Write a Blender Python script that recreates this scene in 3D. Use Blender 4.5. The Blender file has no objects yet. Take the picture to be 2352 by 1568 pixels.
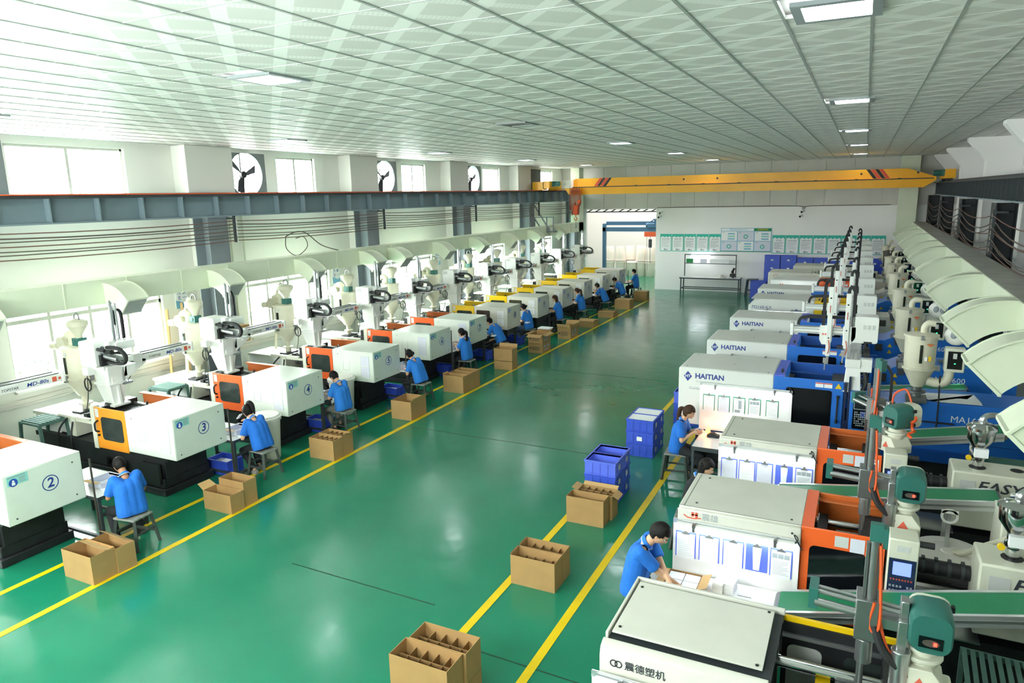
import bpy, bmesh, math, random
import numpy as np
from mathutils import Vector, Matrix, Euler
random.seed(7)
C = bpy.context.scene.collection
sc = bpy.context.scene
PI = math.pi

# ------------------------------------------------------------------ camera, world, exposure
CAM_Z = 4.8
cam = bpy.data.cameras.new('camera'); camo = bpy.data.objects.new('camera', cam); C.objects.link(camo)
yaw, pitch, roll = 0.461514, 0.204560, -0.0217704
fwd = Vector((-math.sin(yaw)*math.cos(pitch), math.cos(yaw)*math.cos(pitch), -math.sin(pitch)))
rt = Vector((math.cos(yaw), math.sin(yaw), 0)); up = rt.cross(fwd)
r2 = math.cos(roll)*rt + math.sin(roll)*up; u2 = -math.sin(roll)*rt + math.cos(roll)*up
camo.matrix_world = Matrix(((r2.x, u2.x, -fwd.x, 0), (r2.y, u2.y, -fwd.y, 0), (r2.z, u2.z, -fwd.z, CAM_Z), (0, 0, 0, 1)))
cam.sensor_width = 36; cam.lens = 1616.1/2352*36; cam.clip_start = 0.05; cam.clip_end = 300
sc.camera = camo
sc.view_settings.view_transform = 'Standard'; sc.view_settings.look = 'None'
sc.view_settings.gamma = 1; sc.view_settings.use_curve_mapping = False
sc.view_settings.exposure = 1.38
sc.cycles.use_denoising = True
sc.cycles.max_bounces = 9; sc.cycles.diffuse_bounces = 5; sc.cycles.glossy_bounces = 4; sc.cycles.transmission_bounces = 6
sc.cycles.sample_clamp_indirect = 12; sc.cycles.caustics_reflective = False; sc.cycles.caustics_refractive = False
w = bpy.data.worlds.new('sky'); sc.world = w; w.use_nodes = True
bg = w.node_tree.nodes['Background']; bg.inputs[0].default_value = (1.0, 0.968, 0.955, 1); bg.inputs[1].default_value = 14

# ------------------------------------------------------------------ materials
def lin(h):
    if isinstance(h, str):
        h = h.lstrip('#'); c = [int(h[i:i+2], 16)/255 for i in (0, 2, 4)]
    else: c = [v/255 for v in h]
    return tuple(v/12.92 if v <= .04045 else ((v+.055)/1.055)**2.4 for v in c) + (1,)
def mat(name, col, rough=.5, metal=0, spec=.5, nz=None, bump=None, emit=None, coat=0):
    m = bpy.data.materials.new(name); m.use_nodes = True
    nt = m.node_tree; b = nt.nodes['Principled BSDF']; c = lin(col)
    b.inputs['Base Color'].default_value = c; b.inputs['Roughness'].default_value = rough
    b.inputs['Metallic'].default_value = metal; b.inputs['Specular IOR Level'].default_value = spec
    if coat: b.inputs['Coat Weight'].default_value = coat
    if emit: b.inputs['Emission Color'].default_value = lin(emit[0]); b.inputs['Emission Strength'].default_value = emit[1]
    if nz or bump: tc = nt.nodes.new('ShaderNodeTexCoord')
    if nz:                       # (scale, amount): gentle wear in the colour
        t = nt.nodes.new('ShaderNodeTexNoise'); t.inputs['Scale'].default_value = nz[0]; t.inputs['Detail'].default_value = 4
        nt.links.new(tc.outputs['Object'], t.inputs['Vector'])
        r = nt.nodes.new('ShaderNodeMapRange'); r.inputs[1].default_value = .3; r.inputs[2].default_value = .7
        r.inputs[3].default_value = 1-nz[1]; r.inputs[4].default_value = 1+nz[1]*.4
        nt.links.new(t.outputs[0], r.inputs[0])
        x = nt.nodes.new('ShaderNodeMix'); x.data_type = 'RGBA'; x.blend_type = 'MULTIPLY'; x.inputs[0].default_value = 1
        x.inputs[6].default_value = c; nt.links.new(r.outputs[0], x.inputs[7]); nt.links.new(x.outputs[2], b.inputs['Base Color'])
    if bump:                     # (scale, strength)
        t2 = nt.nodes.new('ShaderNodeTexNoise'); t2.inputs['Scale'].default_value = bump[0]; t2.inputs['Detail'].default_value = 3
        nt.links.new(tc.outputs['Object'], t2.inputs['Vector'])
        bp = nt.nodes.new('ShaderNodeBump'); bp.inputs['Strength'].default_value = bump[1]; bp.inputs['Distance'].default_value = .02
        nt.links.new(t2.outputs[0], bp.inputs['Height']); nt.links.new(bp.outputs[0], b.inputs['Normal'])
    return m
def emis(name, col, s):
    m = bpy.data.materials.new(name); m.use_nodes = True; nt = m.node_tree; nt.nodes.remove(nt.nodes['Principled BSDF'])
    e = nt.nodes.new('ShaderNodeEmission'); e.inputs[0].default_value = lin(col); e.inputs[1].default_value = s
    nt.links.new(e.outputs[0], nt.nodes['Material Output'].inputs[0]); return m
def glassy(name, tint='ffffff', gloss=.08):
    m = bpy.data.materials.new(name); m.use_nodes = True; nt = m.node_tree; nt.nodes.remove(nt.nodes['Principled BSDF'])
    a = nt.nodes.new('ShaderNodeBsdfTransparent'); a.inputs[0].default_value = lin(tint)
    g = nt.nodes.new('ShaderNodeBsdfGlossy'); g.inputs['Roughness'].default_value = .05
    x = nt.nodes.new('ShaderNodeMixShader'); x.inputs[0].default_value = gloss
    nt.links.new(a.outputs[0], x.inputs[1]); nt.links.new(g.outputs[0], x.inputs[2])
    nt.links.new(x.outputs[0], nt.nodes['Material Output'].inputs[0]); return m
K = {}
def m_(key, *a, **k):
    if key not in K: K[key] = mat(key, *a, **k)
    return K[key]
m_('white_paint', 'eef0ec', .35, nz=(3, .05)); m_('mint_paint', 'dfe6dc', .32, nz=(2.5, .06)); m_('grey_paint', 'd9d8cd', .34, nz=(2.5, .06))
m_('haitian_white', 'e4e6e2', .3, nz=(2, .04)); m_('cream_paint', 'dcdccb', .4, nz=(3, .1)); m_('cream_drum', 'd6d2bd', .35, nz=(4, .1))
m_('orange', 'f0662c', .35, nz=(3, .05)); m_('amber', 'f39a2a', .35, nz=(3, .05)); m_('yellow', 'f2c60e', .35, nz=(3, .05)); m_('dull_orange', 'c9682e', .4, nz=(3, .1))
m_('black', '1b1c1e', .5); m_('dark_iron', '2c2d30', .5, metal=.3, nz=(6, .3)); m_('black_gloss', '0e1216', .12); m_('grey_metal', '8a8d8e', .35, metal=.8, nz=(5, .15))
m_('chrome', 'd8dadc', .12, metal=1); m_('steel', 'b9bcbd', .28, metal=.9); m_('alu', 'd5d8d9', .3, metal=.75); m_('rubber', '202123', .65)
m_('smoked', '39413f', .12, nz=(5, .3)); m_('blue_paint', '2a74d4', .32, nz=(2, .08)); m_('blue_dark', '2058b0', .35); m_('navy', '1b2a4a', .4)
m_('teal_green', '2f6b63', .38, nz=(4, .12)); m_('green_belt', '0d7a50', .5, nz=(2, .12)); m_('step_green', '4d6e66', .85, nz=(6, .15))
m_('carton', 'b08a58', .75, nz=(6, .08)); m_('carton_in', '8d6c42', .8); m_('carton_flap', 'c6a06b', .75); m_('tape', 'b79a68', .35)
m_('crate_blue', '3c59d2', .4, nz=(3, .08)); m_('crate_light', '5f75ea', .4, nz=(3, .08)); m_('paper', 'f1f2f4', .6); m_('paper_lilac', 'd9dbea', .6); m_('paper_grey', 'c9cbc9', .6)
m_('wood_dark', '4a463f', .6, nz=(8, .2)); m_('stool_top', '8d8f88', .6, nz=(12, .35)); m_('stool_leg', '3d4641', .5, nz=(8, .2)); m_('table_top', 'e6e7e6', .3); m_('table_frame', '3b4346', .45, nz=(6, .2))
m_('shirt', '1f6fd0', .85, nz=(9, .1), bump=(14, .35)); m_('shirt_far', '2a7fdc', .85, nz=(9, .08), bump=(14, .3)); m_('collar', '2b78d6', .8); m_('collar_white', 'e8eef6', .8); m_('trousers', '1d1f24', .85, bump=(10, .3)); m_('trousers_grey', '77746c', .85, bump=(10, .3)); m_('jeans', '54687f', .85, nz=(8, .2))
m_('skin', 'd9a988', .55); m_('skin_dark', 'b98462', .55); m_('hair', '14100e', .6, spec=.25, bump=(60, .3)); m_('hair_brown', '40291c', .6, spec=.25, bump=(60, .3)); m_('shoe', '2b2a2a', .5); m_('shoe_grey', '8d8b84', .6); m_('eye_white', 'efefec', .3); m_('iris', '1d1512', .2); m_('lip', 'a9665a', .5)
m_('blue_ink', '2a3f8f', .5); m_('blue_sign', '2f4fb0', .5); m_('print_grey', '9aa3a8', .6); m_('print_dark', '3a3d44', .6); m_('red', 'c8342c', .4); m_('red_logo', 'd8604a', .5)
m_('teal_print', '35b9a6', .6); m_('teal_light', '8fd3cc', .6); m_('green_print', '1f8a4c', .6); m_('poster_blue', '7fb9d6', .6); m_('clip_green', '1f7d5a', .5)
m_('crane_yellow', 'fbb400', .38, nz=(1.5, .08)); m_('crane_stripe_red', 'd8492c', .45); m_('rail_steel', '7f9098', .5, nz=(1.2, .12)); m_('rail_dark', '3a3f42', .6, nz=(2, .2)); m_('column_steel', '848c93', .5, nz=(1.5, .15)); m_('column_dark', '22262a', .5, nz=(2, .2))
m_('duct_green', 'd6ddc6', .4, nz=(1.5, .06)); m_('duct_top', 'a9aaa0', .7, nz=(3, .2)); m_('grille', 'aeb4b4', .5); m_('wire', '5d5148', .6); m_('wire_red', '6d4a3e', .6); m_('porcelain', 'e2e2dc', .3); m_('orange_hose', 'e25a26', .5)
m_('lcd', '5b6cf0', .3, emit=('5b6cf0', 1.2)); m_('lcd_off', '20262c', .2); m_('key', 'c7ccd2', .5); m_('key_red', 'c4503c', .5); m_('led_red', 'ff2a1c', .3, emit=('ff2418', 6)); m_('led_green', '39f08a', .3, emit=('2cf07e', 4)); m_('warn_yellow', 'f0c419', .5)
m_('plastic_white', 'ece9e2', .4, nz=(3, .06)); m_('drum_white', 'f0e6da', .45); m_('hose_clear', 'd9d6c0', .3); m_('transparent_bag', 'dfe3e8', .3); m_('filter_cloth', 'e9e9e4', .9, bump=(18, .5)); m_('gantry_blue', '3f6c8c', .45, nz=(2, .1)); m_('glove', 'd8b98e', .8)
m_('wall_paint', 'e9e8e1', .75, nz=(.5, .05)); m_('wall_panel', 'd5d1cb', .6, nz=(.8, .1)); m_('wall_white', 'f4f2f1', .7, nz=(.4, .03)); m_('wall_end', 'e3dcd6', .8); m_('frame_alu', 'b9b8b0', .4); m_('line_yellow', 'ecc808', .45, nz=(3, .12)); m_('joint', '0d4a35', .6)
m_('fan_grey', '7d8386', .5); m_('lamp_trim', '8d9496', .4); m_('tbar', 'c4c6c3', .3); m_('tbar_long', '9da19c', .4)
K['lamp_on'] = emis('lamp_on', 'f2f8ff', 12); K['tube_on'] = emis('tube_on', 'f4faff', 9); K['lamp_off'] = mat('lamp_off', '6b665a', .4); K['flame'] = emis('flame', 'ff8a1e', 14)
K['pane'] = glassy('pane', 'f4fbfa', .05); K['pane_dark'] = glassy('pane_dark', '59625f', .12)

# ------------------------------------------------------------------ mesh builder
class M:
    def __init__(s): s.v = []; s.f = []
    def add(s, vs, fs):
        n = len(s.v); s.v += [tuple(v) for v in vs]; s.f += [tuple(i+n for i in f) for f in fs]; return s
    def box(s, x0, x1, y0, y1, z0, z1):
        if x1 < x0: x0, x1 = x1, x0
        if y1 < y0: y0, y1 = y1, y0
        if z1 < z0: z0, z1 = z1, z0
        return s.add([(x0,y0,z0),(x1,y0,z0),(x1,y1,z0),(x0,y1,z0),(x0,y0,z1),(x1,y0,z1),(x1,y1,z1),(x0,y1,z1)],
                     [(0,3,2,1),(4,5,6,7),(0,1,5,4),(1,2,6,5),(2,3,7,6),(3,0,4,7)])
    def hexa(s, b, t):           # bottom 4 points, top 4 points, counter-clockwise
        return s.add(list(b)+list(t), [(0,3,2,1),(4,5,6,7),(0,1,5,4),(1,2,6,5),(2,3,7,6),(3,0,4,7)])
    def taper(s, c, a, b, z0, z1, a2, b2, c2=None):   # box whose footprint changes with height
        x, y = c; x2, y2 = c2 or c
        return s.hexa([(x-a/2,y-b/2,z0),(x+a/2,y-b/2,z0),(x+a/2,y+b/2,z0),(x-a/2,y+b/2,z0)],
                      [(x2-a2/2,y2-b2/2,z1),(x2+a2/2,y2-b2/2,z1),(x2+a2/2,y2+b2/2,z1),(x2-a2/2,y2+b2/2,z1)])
    def cyl(s, p, q, r, r2=None, n=12):
        p = Vector(p); q = Vector(q); r2 = r if r2 is None else r2
        d = (q-p).normalized(); a = d.orthogonal().normalized(); b = d.cross(a)
        vs = [p+(a*math.cos(2*PI*i/n)+b*math.sin(2*PI*i/n))*r for i in range(n)] + [q+(a*math.cos(2*PI*i/n)+b*math.sin(2*PI*i/n))*r2 for i in range(n)]
        return s.add(vs, [(i, (i+1) % n, n+(i+1) % n, n+i) for i in range(n)] + [tuple(range(n-1, -1, -1)), tuple(range(n, 2*n))])
    def beam(s, p, q, w, h):     # square bar from p to q
        p = Vector(p); q = Vector(q); d = (q-p).normalized()
        a = d.cross(Vector((0,0,1)));  a = a.normalized() if a.length > 1e-4 else Vector((1,0,0)); b = a.cross(d)
        o = [(-w/2,-h/2),(w/2,-h/2),(w/2,h/2),(-w/2,h/2)]
        return s.add([p+a*x+b*y for x,y in o]+[q+a*x+b*y for x,y in o], [(0,3,2,1)[::-1],(4,5,6,7)[::-1],(0,4,5,1),(1,5,6,2),(2,6,7,3),(3,7,4,0)])
    def tube(s, pts, r, n=8, sub=0):
        pts = [Vector(p) for p in pts]
        if sub: pts = spline(pts, sub)
        R = r if isinstance(r, (list, tuple)) else [r]*len(pts)
        if len(R) != len(pts): R = list(np.interp(np.linspace(0, 1, len(pts)), np.linspace(0, 1, len(R)), R))
        d0 = (pts[1]-pts[0]).normalized(); a = d0.orthogonal().normalized(); vs = []
        for i, p in enumerate(pts):
            d = (pts[min(i+1, len(pts)-1)]-pts[max(i-1, 0)]).normalized()
            a = (a-d*a.dot(d)).normalized(); b = d.cross(a)
            vs += [p+(a*math.cos(2*PI*k/n)+b*math.sin(2*PI*k/n))*R[i] for k in range(n)]
        m = len(pts); fs = [(i*n+k, i*n+(k+1) % n, (i+1)*n+(k+1) % n, (i+1)*n+k) for i in range(m-1) for k in range(n)]
        return s.add(vs, fs+[tuple(range(n-1, -1, -1)), tuple(range((m-1)*n, m*n))])
    def strip(s, pts, side, w, t):   # flat band swept along pts, width w along side, thickness t
        pts = [Vector(p) for p in pts]; side = Vector(side).normalized(); vs = []
        for i, p in enumerate(pts):
            d = (pts[min(i+1, len(pts)-1)]-pts[max(i-1, 0)]).normalized(); nn = side.cross(d)
            vs += [p-side*w/2-nn*t/2, p+side*w/2-nn*t/2, p+side*w/2+nn*t/2, p-side*w/2+nn*t/2]
        m = len(pts); fs = [(i*4+k, i*4+(k+1) % 4, (i+1)*4+(k+1) % 4, (i+1)*4+k) for i in range(m-1) for k in range(4)]
        return s.add(vs, fs+[(3,2,1,0), tuple((m-1)*4+k for k in range(4))])
    def lathe(s, prof, c=(0,0,0), n=20, ax='z', ring=False):
        vs = []; P = {'z': lambda r,h,a: (r*math.cos(a), r*math.sin(a), h), 'x': lambda r,h,a: (h, r*math.cos(a), r*math.sin(a)), 'y': lambda r,h,a: (r*math.sin(a), h, r*math.cos(a))}[ax]
        for r, h in prof:
            vs += [tuple(np.add(P(max(r, 1e-4), h, 2*PI*k/n), c)) for k in range(n)]
        m = len(prof); fs = [(i*n+k, i*n+(k+1) % n, (i+1) % m*n+(k+1) % n, (i+1) % m*n+k) for i in range(m if ring else m-1) for k in range(n)]
        return s.add(vs, fs if ring else fs+[tuple(range(n-1, -1, -1)), tuple(range((m-1)*n, m*n))])
    def prism(s, poly, ax, a, b):   # poly in the plane across ax ('x': (y,z), 'y': (x,z), 'z': (x,y))
        P = {'x': lambda p,h: (h,p[0],p[1]), 'y': lambda p,h: (p[0],h,p[1]), 'z': lambda p,h: (p[0],p[1],h)}[ax]; n = len(poly)
        return s.add([P(p,a) for p in poly]+[P(p,b) for p in poly], [tuple(range(n-1,-1,-1)), tuple(range(n,2*n))]+[(i,(i+1)%n,n+(i+1)%n,n+i) for i in range(n)])
    def ball(s, c, r, n=10, m=7):
        r = r if isinstance(r, (tuple, list)) else (r,r,r); vs = []
        for i in range(m+1):
            t = PI*i/m; vs += [(c[0]+r[0]*max(math.sin(t),1e-3)*math.cos(2*PI*k/n), c[1]+r[1]*max(math.sin(t),1e-3)*math.sin(2*PI*k/n), c[2]-r[2]*math.cos(t)) for k in range(n)]
        return s.add(vs, [(i*n+k, i*n+(k+1)%n, (i+1)*n+(k+1)%n, (i+1)*n+k) for i in range(m) for k in range(n)]+[tuple(range(n-1,-1,-1)), tuple(range(m*n,(m+1)*n))])
    def mesh(s, name, smooth=True):
        me = bpy.data.meshes.new(name); me.from_pydata(s.v, [], s.f)
        bm = bmesh.new(); bm.from_mesh(me); bmesh.ops.recalc_face_normals(bm, faces=bm.faces); bm.to_mesh(me); bm.free()
        if smooth and len(me.polygons):
            me.polygons.foreach_set('use_smooth', [True]*len(me.polygons)); me.set_sharp_from_angle(angle=math.radians(35))
        return me
    def ob(s, name, m=None, parent=None, bevel=0, **k):
        return link(name, s.mesh(name), m, parent, bevel, **k)
def link(name, me, m=None, parent=None, bevel=0, seg=2):
    o = bpy.data.objects.new(name, me); C.objects.link(o)
    if m is not None:
        mm = K[m] if isinstance(m, str) else m
        if not me.materials: me.materials.append(mm)
        if me.materials[0] != mm: o.material_slots[0].link = 'OBJECT'; o.material_slots[0].material = mm
    if parent is not None: o.parent = parent
    if bevel:
        b = o.modifiers.new('bevel', 'BEVEL'); b.width = bevel; b.segments = seg; b.limit_method = 'ANGLE'; b.angle_limit = .6; b.harden_normals = False
    return o
CACHE = {}
def part(key, name, build, m, parent, bevel=0, loc=None, rot=None):
    """one mesh shared by every thing of the same make"""
    if key not in CACHE: CACHE[key] = build().mesh(name)
    o = link(name, CACHE[key], m, parent, bevel)
    if loc: o.location = loc
    if rot: o.rotation_euler = rot
    return o
def spline(P, k):
    out = []; n = len(P)
    for i in range(n-1):
        p0 = P[max(i-1,0)]; p1 = P[i]; p2 = P[i+1]; p3 = P[min(i+2,n-1)]
        for j in range(k):
            t = j/k; out.append(.5*((2*p1)+(p2-p0)*t+(2*p0-5*p1+4*p2-p3)*t*t+(3*p1-p0-3*p2+p3)*t**3))
    return out+[P[-1]]
def thing(name, label, cat, loc=(0,0,0), rz=0, group=None):
    o = bpy.data.objects.new(name, None); C.objects.link(o); o.location = loc; o.rotation_euler = (0,0,rz); o.empty_display_size = .1
    return tag(o, label, cat, group)
def tag(o, label, cat, group=None):
    o['label'] = label; o['category'] = cat
    if group: o['group'] = group
    return o
def struct(o): o['kind'] = 'structure'; return o
def stuff(o): o['kind'] = 'stuff'; return o
def rrect(x0, x1, y0, y1, r, n=4):
    out = []
    for cx, cy, a in ((x1-r,y1-r,0),(x0+r,y1-r,PI/2),(x0+r,y0+r,PI),(x1-r,y0+r,1.5*PI)):
        out += [(cx+r*math.cos(a+PI/2*i/n), cy+r*math.sin(a+PI/2*i/n)) for i in range(n+1)]
    return out
TXT = {}
def text(name, s, h, m, parent, loc, rot, shear=0, bold=0, align='CENTER', ext=.001, wide=1):
    """flat lettering: rot as euler of a text whose own plane is XY"""
    key = (s, round(h,4), shear, bold, align, wide)
    if key not in TXT:
        c = bpy.data.curves.new('t', 'FONT'); c.body = s; c.size = h; c.shear = shear; c.offset = bold*h; c.align_x = align; c.align_y = 'CENTER'; c.extrude = ext; c.resolution_u = 2; c.space_character = 1.0
        o = bpy.data.objects.new('t', c); C.objects.link(o); dg = bpy.context.evaluated_depsgraph_get()
        me = bpy.data.meshes.new_from_object(o.evaluated_get(dg)); bpy.data.objects.remove(o); bpy.data.curves.remove(c)
        if wide != 1:
            for v in me.vertices: v.co.x *= wide
        me.materials.clear(); TXT[key] = me
    o = link(name, TXT[key], m, parent); o.location = loc; o.rotation_euler = rot; return o
FACE_MY = (PI/2, 0, 0)             # reads from -Y
FACE_PX = (PI/2, 0, PI/2)          # reads from +X
FACE_MX = (PI/2, 0, -PI/2)
# ------------------------------------------------------------------ the hall
XL, XR, YB, YF, ZC = -14.3, 3.7, 35.0, -0.6, 6.08
def floor_mat():
    m = mat('floor_epoxy', '128a62', .22); nt = m.node_tree; b = nt.nodes['Principled BSDF']; L = nt.links.new
    tc = nt.nodes.new('ShaderNodeTexCoord')
    n1 = nt.nodes.new('ShaderNodeTexNoise'); n1.inputs['Scale'].default_value = .55; n1.inputs['Detail'].default_value = 5; L(tc.outputs['Object'], n1.inputs['Vector'])
    cr = nt.nodes.new('ShaderNodeValToRGB'); cr.color_ramp.elements[0].color = lin('187659'); cr.color_ramp.elements[1].color = lin('1f8061'); cr.color_ramp.elements[0].position = .32; cr.color_ramp.elements[1].position = .7
    L(n1.outputs[0], cr.inputs[0]); L(cr.outputs[0], b.inputs['Base Color'])
    n2 = nt.nodes.new('ShaderNodeTexNoise'); n2.inputs['Scale'].default_value = 2.2; n2.inputs['Detail'].default_value = 6; L(tc.outputs['Object'], n2.inputs['Vector'])
    mr = nt.nodes.new('ShaderNodeMapRange'); mr.inputs[1].default_value = .3; mr.inputs[2].default_value = .7; mr.inputs[3].default_value = .13; mr.inputs[4].default_value = .22
    L(n2.outputs[0], mr.inputs[0]); L(mr.outputs[0], b.inputs['Roughness'])
    n3 = nt.nodes.new('ShaderNodeTexNoise'); n3.inputs['Scale'].default_value = 3.2; n3.inputs['Detail'].default_value = 2; L(tc.outputs['Object'], n3.inputs['Vector'])
    bp = nt.nodes.new('ShaderNodeBump'); bp.inputs['Strength'].default_value = .12; bp.inputs['Distance'].default_value = .03; L(n3.outputs[0], bp.inputs['Height']); L(bp.outputs[0], b.inputs['Normal'])
    b.inputs['Specular IOR Level'].default_value = .55
    return m
def tile_mat():
    m = mat('gypsum_tile', 'cfd2cb', .55); nt = m.node_tree; b = nt.nodes['Principled BSDF']; L = nt.links.new
    g = nt.nodes.new('ShaderNodeNewGeometry'); sx = nt.nodes.new('ShaderNodeSeparateXYZ'); L(g.outputs['Position'], sx.inputs[0])
    def mth(op, a, bb=None, c=None):
        n = nt.nodes.new('ShaderNodeMath'); n.operation = op
        for i, v in enumerate((a, bb, c)):
            if v is None: continue
            if isinstance(v, (int, float)): n.inputs[i].default_value = v
            else: L(v, n.inputs[i])
        return n.outputs[0]
    s = mth('ADD', sx.outputs[0], sx.outputs[1]); d = mth('SUBTRACT', sx.outputs[0], sx.outputs[1])
    f1 = mth('FRACT', mth('MULTIPLY_ADD', s, 1/.61, .625)); f2 = mth('FRACT', mth('MULTIPLY_ADD', d, 1/.61, .62))
    b1 = mth('LESS_THAN', f1, .27); b2 = mth('LESS_THAN', f2, .26)
    dots = mth('GREATER_THAN', mth('FRACT', mth('MULTIPLY', s, 1/.05)), .45)
    ln = mth('GREATER_THAN', mth('FRACT', mth('MULTIPLY', f1, 18)), .25)
    nz = nt.nodes.new('ShaderNodeTexNoise'); nz.inputs['Scale'].default_value = 14; nz.inputs['Detail'].default_value = 3; L(g.outputs['Position'], nz.inputs['Vector'])
    v = mth('ADD', mth('MULTIPLY', b1, mth('MULTIPLY_ADD', ln, .16, .84)), mth('MULTIPLY', mth('MULTIPLY', b2, mth('SUBTRACT', 1, b1)), mth('MULTIPLY_ADD', dots, .35, .45)))
    v = mth('ADD', v, mth('MULTIPLY', mth('SUBTRACT', nz.outputs[0], .5), .25))
    cr = nt.nodes.new('ShaderNodeValToRGB'); cr.color_ramp.elements[0].color = lin('dcd7d3'); cr.color_ramp.elements[1].color = lin('f6f2ef'); L(v, cr.inputs[0]); L(cr.outputs[0], b.inputs['Base Color'])
    return m
K['floor_epoxy'] = floor_mat(); K['gypsum_tile'] = tile_mat()
fl = struct(M().box(-22, XR+.3, YF, 46, -.15, 0).ob('floor', 'floor_epoxy'))
def line(x0, x1, y0, y1): return M().box(x0, x1, y0, y1, .0005, .004).ob('yellow_line', 'line_yellow', fl)
line(-8.58, -8.48, 2, 31.4); line(-9.52, -9.43, 2, 30.6); line(-3.77, -3.67, 3, 17); line(-2.81, -2.71, 3, 25)
for x0, y0, x1, y1 in ((-6.6, 6.45, -4.3, 6.4), (-3.6, 5.86, -2.2, 5.82), (-8.4, 11.9, -4, 11.85), (-7.6, 17.6, -4.2, 17.55)):
    M().beam((x0, y0, .001), (x1, y1, .001), .018, .003).ob('floor_joint', 'joint', fl)

# ceiling: laid-in tiles between T-bars, nearest tiles one by one
PX = [XL+.03+.61*k for k in range(30)]; PX = [-4.93+.61*k for k in range(-15, 15)]; PY = [3.05+.62*k for k in range(-6, 53)]
lamps = [(x, y) for x in (-11.4, -5.82, -.28) for y in (6.0, 12.12, 18.32, 24.4, 30.8)]
ce = struct(M().box(XL-.2, XR+.2, YF, YB+.3, ZC+.06, ZC+.2).ob('ceiling', 'wall_paint'))
def tile_m(): return M().box(-.297, .297, -.302, .302, 0, .014)
rest = M(); cells = sorted(((i, j) for i in range(len(PX)-1) for j in range(len(PY)-1)), key=lambda c: (PX[c[0]]+1.5)**2*.5+(PY[c[1]]-2.5)**2)
n = 0
for i, j in cells:
    cx, cy = (PX[i]+PX[i+1])/2, (PY[j]+PY[j+1])/2
    if cx < XL+.3 or cx > XR or cy > YB-.2: continue
    if any(abs(cx-a) < .31 and abs(cy-b) < .31 for a, b in lamps): continue
    if PX[i] > 2.3 and 24 < cy < 25.2 or (PX[i] > 2.6 and 19 < cy < 20): continue      # two lifted tiles
    if n < 300 and cy > 1.2:
        part('ceiling_tile', 'ceiling_tile', tile_m, 'gypsum_tile', ce, loc=(cx, cy, ZC+.004)); n += 1
    else: rest.box(cx-.297, cx+.297, cy-.302, cy+.302, ZC+.004, ZC+.018)
stuff(rest.ob('ceiling_tile_field', 'gypsum_tile', ce))
for x in PX: M().box(x-.012, x+.012, YF, YB, ZC-.003, ZC+.03).ob('ceiling_bar', 'tbar_long', ce)
for y in PY: M().box(XL, XR, y-.007, y+.007, ZC+.0005, ZC+.03).ob('ceiling_bar', 'tbar', ce)
nm = {-11.4: 'over the numbered machines', -5.82: 'over the middle of the aisle', -.28: 'over the row of tall robots'}
od = {6.0: 'nearest', 12.12: 'second', 18.32: 'third', 24.4: 'fourth', 30.8: 'farthest'}
for x, y in lamps:
    off = abs(x+5.82) < .1 and abs(y-12.12) < .1
    t = thing('ceiling_lamp', ('unlit square recessed ceiling lamp ' if off else f'lit square recessed ceiling lamp, {od[y]} of its row ')+nm[x], 'lamp', (x, y, ZC), 0, 'recessed lamps in the tiled ceiling')
    def fr():
        m = M()
        for a, b, c, d in ((-.3,.3,-.305,-.235),(-.3,.3,.235,.305),(-.3,-.23,-.235,.235),(.23,.3,-.235,.235)): m.box(a, b, c, d, -.02, .012)
        return m
    part('lamp_frame', 'frame', fr, 'lamp_trim', t)
    part('lamp_diffuser', 'diffuser', lambda: M().box(-.23, .23, -.235, .235, -.006, .006), 'lamp_off' if off else 'lamp_on', t)

# walls as panels around their openings
def wall(name, ax, c0, c1, u0, u1, z0, z1, holes, m):
    us = sorted({u0, u1} | {h[i] for h in holes for i in (0, 1)}); zs = sorted({z0, z1} | {h[i] for h in holes for i in (2, 3)}); mm = M()
    for a, b in zip(us, us[1:]):
        run = []
        for c, d in zip(zs, zs[1:]):
            if any(h[0] <= a and b <= h[1] and h[2] <= c and d <= h[3] for h in holes): continue
            run.append([c, d])
        k = 0
        while k < len(run)-1:
            if run[k][1] == run[k+1][0]: run[k][1] = run[k+1][1]; del run[k+1]
            else: k += 1
        for c, d in run:
            if ax == 'x': mm.box(c0, c1, a, b, c, d)
            else: mm.box(a, b, c0, c1, c, d)
    return struct(mm.ob(name, m))
LOW = [(1.6, 5.0, 1.33, 3.25), (7.45, 10.8, 1.33, 3.25), (13.27, 16.5, 1.33, 3.25), (19.1, 22.2, 1.33, 3.25), (24.9, 28.2, 1.33, 3.25), (30.6, 33.6, 1.33, 3.25)]
UPW = [(1.9, 4.4, 4.93, 5.95), (7.9, 10.3, 4.93, 5.95), (14.72, 16.22, 4.93, 5.95), (20.55, 22.02, 4.93, 5.95), (26.36, 27.88, 4.93, 5.95), (32.27, 33.72, 4.93, 5.95)]
FAN = [(6.55, 7.85), (12.95, 14.3), (19.0, 20.1), (24.9, 26.1)]
wl = wall('wall_left', 'x', XL-.25, XL, YF, YB+.25, 0, ZC+.05, LOW+UPW+[(a, b, 4.93, 6.0) for a, b in FAN], 'wall_paint')
struct(M().box(XL, XL+.06, YF, YB, 1.08, 1.16).box(XL, XL+.09, YF, YB, 1.04, 1.08).ob('trim_1', 'wall_panel'))
for y in (5.95, 11.95, 17.75, 23.5, 29.3):
    M().box(XL, XL+.45, y-.48, y+.87, 4.9, ZC).box(XL, XL+.35, y-.2, y+.45, 3.4, 4.9).box(XL, XL+.3, y-.2, y+.45, 0, 3.4).ob('pilaster', 'wall_paint', wl, .01)
def pipes(y): M().cyl((XL+.05, y, 1.2), (XL+.05, y, 4.9), .022, n=8).ob('conduit', 'cream_paint', wl)
for y in (12.9, 13.3, 18.9, 25.0, 30.5): pipes(y)
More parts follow.
